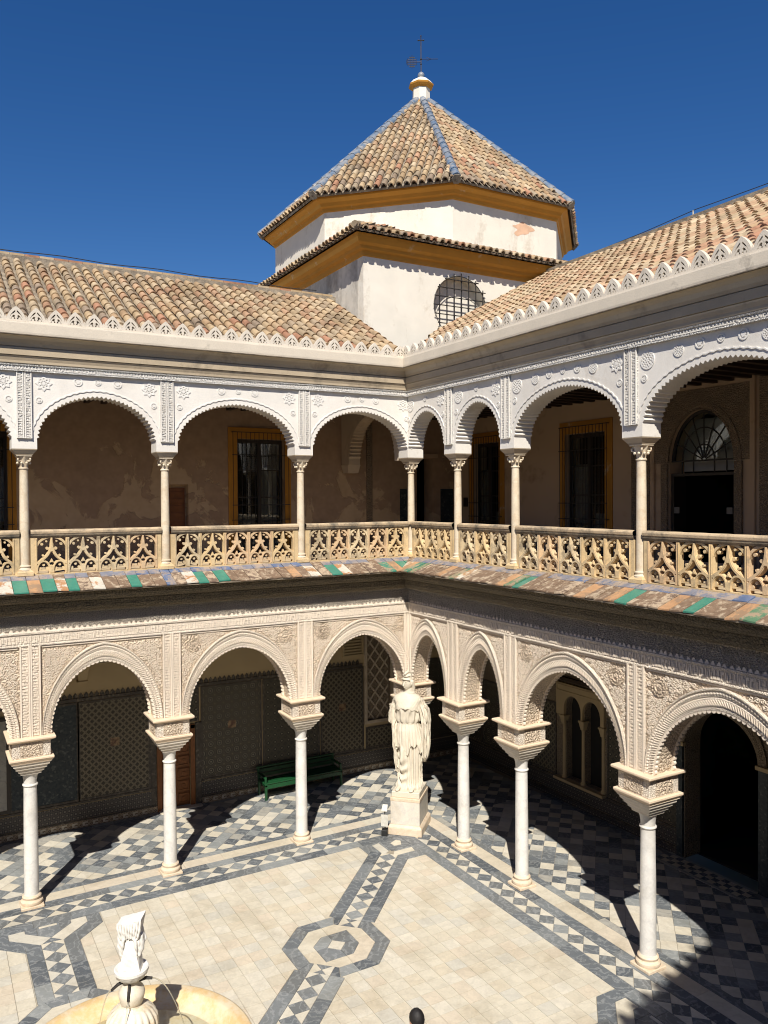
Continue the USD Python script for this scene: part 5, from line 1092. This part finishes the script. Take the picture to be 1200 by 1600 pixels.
def cloak(c, tab, nf, ph):
    def fn(a, z):
        x, y, ax, by = interp(tab, z); r = 1 + .26 * np.sin(nf * a + ph + 2.2 * z) + .06 * np.sin(2 * nf * a + 5 * z); return x + ax * r * np.cos(a), y + by * r * np.sin(a), np.full_like(a, B + z)
    return fn
S_ = column_solid(np.linspace(0, 1.6, 44), skirt) + column_solid(np.linspace(0, 1, 16), overfold) + column_solid(np.linspace(1.56, 2.42, 30), bodice) + column_solid(np.linspace(0, 1, 14), aegis)
S_ += column_solid(np.linspace(1.575, 1.625, 4), lambda a, z: (.285 * np.cos(a), .225 * np.sin(a), np.full_like(a, B + z)))
S_ += column_solid(np.linspace(.62, 2.16, 34), cloak(0, [(.62, .34, .05, .03, .10), (.75, .36, .05, .075, .19), (1.2, .395, .06, .095, .23), (1.6, .43, .05, .11, .24), (1.9, .40, .03, .11, .2), (2.16, .32, .02, .06, .1)], 7, .3), 72)
S_ += column_solid(np.linspace(.35, 1.62, 30), cloak(0, [(.35, -.31, .0, .02, .06), (.6, -.335, .0, .045, .12), (1.1, -.355, .0, .06, .15), (1.5, -.34, 0, .07, .15), (1.62, -.30, 0, .03, .08)], 6, 1.0), 60)
S_ += limb([(-.30, .02, B + 2.06, .10), (-.40, .03, B + 1.86, .11), (-.41, 0, B + 1.60, .09)]) + limb([(.30, .02, B + 2.06, .10), (.41, .02, B + 1.88, .11), (.43, -.08, B + 1.62, .09)])
S_ += column_solid(np.linspace(1.46, 2.0, 14), cloak(0, [(1.46, -.40, .03, .05, .08), (1.55, -.40, .02, .10, .13), (1.8, -.385, .02, .11, .13), (2.0, -.36, .02, .10, .11)], 5, .2), 48)
HD = np.array([-.02, -.04, B + 2.53])
hd = ball(HD, .125, (1, 1.12, 1.38)) + ball(HD + [0, -.04, -.11], .07, (.95, 1, .8)) + limb([(*(HD + [0, -.145, .03]), .016), (*(HD + [0, -.172, -.035]), .022)]) + limb([(*(HD + [-.05, -.120, .045]), .022), (*(HD + [.05, -.120, .045]), .022)])
for s in (-1, 1): hd += ball(HD + [s * .047, -.118, .012], .021, (1.2, .7, .7)) + ball(HD + [s * .122, .0, -.01], .03, (.5, .8, 1.3)) + limb([(*(HD + [s * .11, .03, .04]), .05), (*(HD + [s * .115, .09, -.12]), .045), (*(HD + [s * .09, .1, -.25]), .035)])
hd += limb([(*(HD + [-.026, -.142, -.072]), .010), (*(HD + [.026, -.142, -.072]), .010)]) + limb([(*(HD + [-.02, -.138, -.09]), .011), (*(HD + [.02, -.138, -.09]), .011)])
S_ += hd.translate(tuple(-HD)).rotate((0, 0, -22)).translate(tuple(HD + [.0, 0, 0]))
for x, y, z in ((-.20, -.33, .045), (.14, -.33, .04)): S_ += Manifold.batch_hull([ball((x, y + .12, B + z + .02), .055), ball((x - .01, y - .07, B + z - .01), .045, (1.1, 1, .6))])
st = thing('statue', 'tall marble statue of a helmeted robed woman on the pedestal in the courtyard corner', 'statue', loc=PC)
fig = trimesh.Trimesh(*man(S_.refine_to_length(.03)), process=True)
v = np.array(fig.vertices); nn = np.array(fig.vertex_normals); zr_ = v[:, 2] - B; cloth = np.clip((2.16 - zr_) / .12, 0, 1) * np.clip((zr_ - .06) / .08, 0, 1) * (.35 + .65 * np.clip((np.abs(v[:, 0]) - .2) / .12, 0, 1))
rd = 1 - np.abs(2 * np.asarray(meshkit.fbm(v * [7.5, 7.5, 2.0])).ravel()); v = v + nn * ((rd - .6) * .055 * cloth)[:, None]
v[:, 0] += .035 * np.sin(zr_ / 2.8 * 2 * PI) * (zr_ < 2.3) + .0; fig = trimesh.Trimesh(v, fig.faces, process=False)
part(st, 'figure', loc3((fig.vertices, fig.faces)), M['marble_statue'], smooth=55)
hel = ball(HD + [0, .02, .07], .145, (1, 1.15, 1.15)).trim_by_plane((0, -.25, 1), HD[2] + .075 - 0.0 + .02) + limb([(*(HD + [0, -.10, .235]), .03), (*(HD + [0, .02, .27]), .035), (*(HD + [0, .13, .2]), .03)]) + limb([(*(HD + [-.11, -.09, .10]), .02), (*(HD + [0, -.165, .12]), .022), (*(HD + [.11, -.09, .10]), .02)])
hel = hel.translate(tuple(-HD)).rotate((0, 0, -22)).translate(tuple(HD)); hm = trimesh.Trimesh(*man(hel.refine_to_length(.03)), process=True); part(st, 'helmet', loc3((hm.vertices, hm.faces)), M['marble_statue'], smooth=55)
part(st, 'footing', loc3(cbox(-.34, .34, -.42, .40, .865, 1.005, .012)), M['marble_statue'])
# small stand with two cards in front of the pedestal
sg = thing('sign_stand', 'low stand with two white cards in front of the pedestal', 'sign', loc=(-1.22, -.70, 0)); so = np.array([-1.22, -.70, 0]); sl = lambda m: loc3(m, so)
part(sg, 'base', sl(cbox(-.07, .07, -.07, .07, 0, .14, .01)), M['black']); part(sg, 'pole', sl(tube([(0, 0, .14), (0, 0, .62)], .012, 8)), M['iron'])
part(sg, 'card', sl(box(-.085, .085, -.03, -.018, .22, .50)), M['sign_white']); part(sg, 'top_card', sl(hull([(-.07, -.05, .60), (.07, -.05, .60), (-.06, .05, .72), (.06, .05, .72), (-.07, -.05, .585), (.07, -.05, .585), (.06, .06, .71), (-.06, .06, .71)])), M['sign_white'])

# ================================================================ fountain
FX, FY = -8.36, -6.65; fo = thing('fountain', 'marble fountain with a broad amber-stained basin and a broken two-faced bust', 'fountain', loc=(FX, FY, 0)); cc_ = (FX, FY)
part(fo, 'step', lathe([(.01, .12), (.95, .12), (1.0, .10), (1.0, 0)], 8, cc_), M['base_marble'])
part(fo, 'foot', lathe([(.62, .12), (.62, .18), (.45, .24), (.34, .34), (.42, .46), (.6, .52)], 32, cc_), M['fountain'], smooth=40)
part(fo, 'basin', lathe([(.3, .44), (.8, .50), (1.2, .58), (1.46, .70), (1.50, .72), (1.52, .74), (1.56, .76), (1.58, .79), (1.57, .82), (1.54, .835), (1.44, .835), (1.40, .825), (1.37, .80), (1.30, .74), (1.24, .70), (1.10, .665), (.9, .65), (.5, .63), (.1, .62), (.01, .62)], 72, cc_), M['basin'], smooth=50)
gad = lambda n, k, z0, z1: (lambda a, z: 1 + k * (np.abs(np.sin(n * a / 2)) - .6) * np.clip((z - z0) / .08, 0, 1) * np.clip((z1 - z) / .06, 0, 1))
part(fo, 'pedestal', lathe([(.01, .60), (.26, .62), (.27, .70), (.18, .76), (.15, .86), (.17, .93), (.2, .96)], 32, cc_), M['fountain'], smooth=40)
part(fo, 'gadrooned_vase', lathe([(.13, .94), (.2, .98), (.27, 1.06), (.31, 1.17), (.315, 1.27), (.30, 1.37), (.26, 1.44), (.2, 1.49), (.15, 1.51), (.13, 1.515), (.12, 1.56)], 112, cc_, gad(20, .13, .98, 1.47)), M['fountain'], smooth=40)
part(fo, 'neck', lathe([(.11, 1.53), (.14, 1.56), (.15, 1.60), (.16, 1.64), (.165, 1.68), (.15, 1.73), (.12, 1.77), (.10, 1.82), (.11, 1.87)], 32, cc_), M['fountain'], smooth=40)
part(fo, 'saucer', lathe([(.08, 1.85), (.14, 1.87), (.19, 1.91), (.205, 1.955), (.215, 1.965), (.215, 2.0), (.20, 2.01), (.17, 1.995), (.16, 1.99), (.01, 1.99)], 48, cc_, lambda a, z: 1 + .03 * np.sin(12 * a) * (z < 1.95)), M['fountain_white'], smooth=40)
vr = np.array([.868, -.496, 0]); vb = np.array([.496, .868, 0])                      # across and away, as one stands before it
def bl_(m): v = np.asarray(m[0]); return np.array([FX, FY, 0]) + np.outer(v[:, 0], vr) + np.outer(v[:, 1], vb) + np.outer(v[:, 2], [0, 0, 1.0]), m[1]
bu = Manifold.hull_points(np.array([(-.14, -.10, 1.99), (.14, -.10, 1.99), (-.12, .12, 1.99), (.12, .12, 1.99), (0, -.115, 2.17), (-.04, -.06, 2.40), (.04, -.06, 2.40), (-.06, .08, 2.4), (.06, .08, 2.4)]))
for s in (-1, 1):
    bu += limb([(s * .075, .02, 2.47, .085), (s * .105, .0, 2.37, .07), (s * .125, -.02, 2.27, .048), (s * .115, -.04, 2.18, .02)]) + limb([(s * .15, .03, 2.42, .02), (s * .172, .03, 2.36, .024), (s * .14, .03, 2.33, .03)])
    for k in range(3): bu += limb([(s * (.07 + .035 * k), -.075 + .025 * k, 2.44, .024), (s * (.085 + .03 * k), -.09 + .03 * k, 2.33, .022), (s * (.095 + .02 * k), -.07 + .03 * k, 2.21 + .02 * (k % 2), .010)])
top = np.array([(-.125, -.075, 2.41), (.125, -.075, 2.41), (-.11, .1, 2.41), (.11, .1, 2.41), (-.155, -.085, 2.60), (.155, -.085, 2.66), (-.15, .12, 2.60), (.16, .12, 2.68), (0, -.10, 2.60)])
bu += Manifold.hull_points(top)
for k in range(9):
    x = -.135 + k * .034; bu += limb([(x * .78, -.088, 2.41 + .012 * (k % 2), .014), (x, -.098, 2.52, .016), (x * 1.08, -.09, 2.60 + (.045 if k > 6 else .015 * (k % 2)), .012)])
bu -= Manifold.batch_hull([ball((-.03, -.02, 2.78), .12, (1, .9, .9)), ball((.06, .0, 2.80), .11)])
bust = trimesh.Trimesh(*man(bu.refine_to_length(.022)), process=True); trimesh.smoothing.filter_taubin(bust, iterations=8)
nv = bust.vertex_normals; bust.vertices = bust.vertices + nv * (.0025 * np.sin(bust.vertices[:, [2]] * 70 + bust.vertices[:, [0]] * 50))
part(fo, 'bust', bl_((bust.vertices, bust.faces)), M['fountain_white'], smooth=50)
jets = []
for s, a, nm_ in ((0, (-.9, -.2), 'left'), (1, (.97, .05), 'right'), (2, (.05, -1.0), 'front')):
    d = np.array(a); p0, p1 = np.array([d[0] * .10, d[1] * .10, 1.83]), np.array([d[0] * .27, d[1] * .27, 1.83 - (.10 if s != 1 else -.02) - (.16 if s == 2 else 0)]) if s != 2 else np.array([d[0] * .17, d[1] * .17, 1.66])
    part(fo, 'spout', bl_(tube([p0, (p0 + p1) / 2 + [0, 0, .015], p1], [.022, .022, .018], 8)), M['iron'])
    q = [p1 + [d[0] * v * t_, d[1] * v * t_, v * .0 - 4.9 * t_ * t_] for v in (1.15 if s == 1 else .55,) for t_ in np.linspace(0, math.sqrt((p1[2] - .70) / 4.9), 14)]
    solo('water_jet', bl_(tube(q, np.linspace(.008, .006, len(q)), 6)), M['water'], f'thin stream of water falling from the {nm_} spout of the fountain', 'water jet', smooth=60)
struct('water', flip(lathe([(.01, .685), (1.18, .685)], 48, cc_)), M['glass'])

# ================================================================ bench, person, plant
bo = np.array([-1.72, 3.08, 0]); be = thing('bench', 'green painted bench against the tiled wall of the left gallery', 'bench', loc=bo); bm_ = lambda m: shift(m, bo)
for x in (-1.12, 0, 1.10):
    part(be, 'end_support', bm_(join([cbox(x - .03, x + .03, -.30, -.24, 0, .42, .006), cbox(x - .03, x + .03, .20, .26, 0, .44, .006), cbox(x - .03, x + .03, -.30, .26, .36, .41, .006), hull(np.vstack([box(x - .03, x + .03, .20, .26, .40, .42)[0], box(x - .03, x + .03, .27, .33, .72, .74)[0]])), cbox(x - .035, x + .035, -.26, .24, .56, .60, .006), cbox(x - .025, x + .025, -.27, -.22, .4, .57, .006)])), M['bench'])
for k in range(4): part(be, 'seat_slat', bm_(cbox(-1.16, 1.14, -.29 + k * .125, -.18 + k * .125, .415, .445, .005)), M['bench'])
part(be, 'front_apron', bm_(cbox(-1.1, 1.08, -.30, -.275, .30, .40, .004)), M['bench'])
for k, z in enumerate((.48, .59)): part(be, 'back_slat', bm_(hull(np.vstack([box(-1.16, 1.14, .215 + .1 * k * .3, .24 + .1 * k * .3, z, z + .01)[0], box(-1.16, 1.14, .23 + .1 * k * .3, .255 + .1 * k * .3, z + .075, z + .085)[0]]))), M['bench'])
part(be, 'top_rail', bm_(cbox(-1.18, 1.16, .265, .31, .70, .745, .008)), M['bench'])
M['skin'] = flat('skin', (.42, .22, .14), .5); M['hair'] = flat('hair', (.012, .010, .010), .65); M['shirt'] = flat('shirt', (.10, .03, .03), .8); M['trousers'] = flat('trousers', (.03, .035, .05), .8)
po = np.array([-5.42, -8.86, 0]); pe = thing('person', 'person with short black hair seen from above and behind, at the bottom edge', 'person', loc=po)
bd = limb([(-.09, 0, .92, .12), (-.10, .01, .50, .075), (-.10, -.02, .09, .05)]) + limb([(.09, 0, .92, .12), (.10, .01, .50, .075), (.10, -.02, .09, .05)]) + limb([(-.10, -.03, .05, .045), (-.11, .13, .035, .035)]) + limb([(.10, -.03, .05, .045), (.11, .13, .035, .035)])
bd += Manifold.batch_hull([ball((-.08, 0, .95), .13), ball((.08, 0, .95), .13), ball((0, .01, 1.15), .14)]) + Manifold.batch_hull([ball((0, .01, 1.15), .14), ball((-.14, 0, 1.36), .085), ball((.14, 0, 1.36), .085)]) + limb([(0, .0, 1.38, .07), (0, .02, 1.50, .058)])
for s in (-1, 1): bd += limb([(s * .18, 0, 1.37, .065), (s * .25, -.01, 1.10, .05), (s * .24, .14, .90, .038)])
HP = np.array([0, .03, 1.575]); bd += ball(HP, .082, (1, 1.18, 1.42)) + ball(HP + [0, .04, -.07], .05) + limb([(*(HP + [0, .095, .01]), .012), (*(HP + [0, .115, -.025]), .014)])
for s in (-1, 1): bd += ball(HP + [s * .083, -.01, -.015], .026, (.4, .7, 1.1))
for s in (-1, 1):
    w = np.array([s * .24, .16, .87]); bd += Manifold.batch_hull([ball(w + [-.03, 0, 0], .018), ball(w + [.03, 0, 0], .018), ball(w + [.03, .05, -.05], .016), ball(w + [-.03, .05, -.05], .016)])
    for k in range(4): x = -.033 + k * .022; bd += limb([(*(w + [x, .05, -.05]), .010), (*(w + [x, .085, -.075]), .009), (*(w + [x, .09, -.11 + .006 * abs(k - 1)]), .008)])
    bd += limb([(*(w + [-s * .035, .01, -.01]), .011), (*(w + [-s * .06, .04, -.045]), .010), (*(w + [-s * .055, .065, -.07]), .008)])
bt = trimesh.Trimesh(*man(bd.refine_to_length(.03)), process=True); trimesh.smoothing.filter_taubin(bt, iterations=3); part(pe, 'body', shift((bt.vertices, bt.faces), po), M['skin'], smooth=60)
hr = trimesh.Trimesh(*man((ball(HP + [0, -.018, .028], .093, (1, 1.14, 1.32)) - ball(HP + [0, .12, -.045], .10, (1, 1, 1.2))).trim_by_plane((0, -.35, 1), HP[2] - .075).refine_to_length(.02)), process=True); hr.vertices = hr.vertices + hr.vertex_normals * NPR.normal(0, .0015, (len(hr.vertices), 1)); part(pe, 'hair', shift((hr.vertices, hr.faces), po), M['hair'], smooth=60)
sh_ = Manifold.batch_hull([ball((-.085, 0, .93), .142), ball((.085, 0, .93), .142), ball((0, .01, 1.15), .15)]) + Manifold.batch_hull([ball((0, .01, 1.15), .15), ball((-.145, 0, 1.36), .095), ball((.145, 0, 1.36), .095)])
for s in (-1, 1): sh_ += limb([(s * .18, 0, 1.37, .078), (s * .235, -.01, 1.16, .066)])
tr_ = limb([(-.09, 0, .92, .135), (-.10, .01, .50, .09), (-.10, -.02, .10, .07)]) + limb([(.09, 0, .92, .135), (.10, .01, .50, .09), (.10, -.02, .10, .07)])
for nm_, q in (('shirt', sh_), ('trousers', tr_)):
    q = trimesh.Trimesh(*man(q.refine_to_length(.04)), process=True); trimesh.smoothing.filter_taubin(q, iterations=4); part(pe, nm_, shift((q.vertices, q.faces), po), M[nm_], smooth=60)
pp = np.array([3.3, .25, 6.48]); pl_ = thing('potted_plant', 'small potted plant behind the balustrade of the right gallery', 'plant', loc=pp)
part(pl_, 'pot', shift(lathe([(.01, 0), (.13, 0), (.17, .3), (.19, .31), (.19, .35), (.15, .35), (.14, .3), (.01, .3)], 20), pp), M['clay_6'], smooth=40)
lf = []
for k in range(60):
    a, e, L_ = NPR.uniform(0, 2 * PI), NPR.uniform(.4, 1.4), NPR.uniform(.25, .65); d = np.array([math.cos(a) * math.cos(e), math.sin(a) * math.cos(e), math.sin(e)]); n = np.array([-math.sin(a), math.cos(a), 0]); b0 = pp + [0, 0, .3]
    lf.append((np.array([b0, b0 + d * L_ * .5 + n * .025, b0 + d * L_ + [0, 0, -.08], b0 + d * L_ * .5 - n * .025]), np.array([[0, 1, 2], [0, 2, 3]])))
part(pl_, 'foliage', join(lf), M['leaf'], kind='stuff')
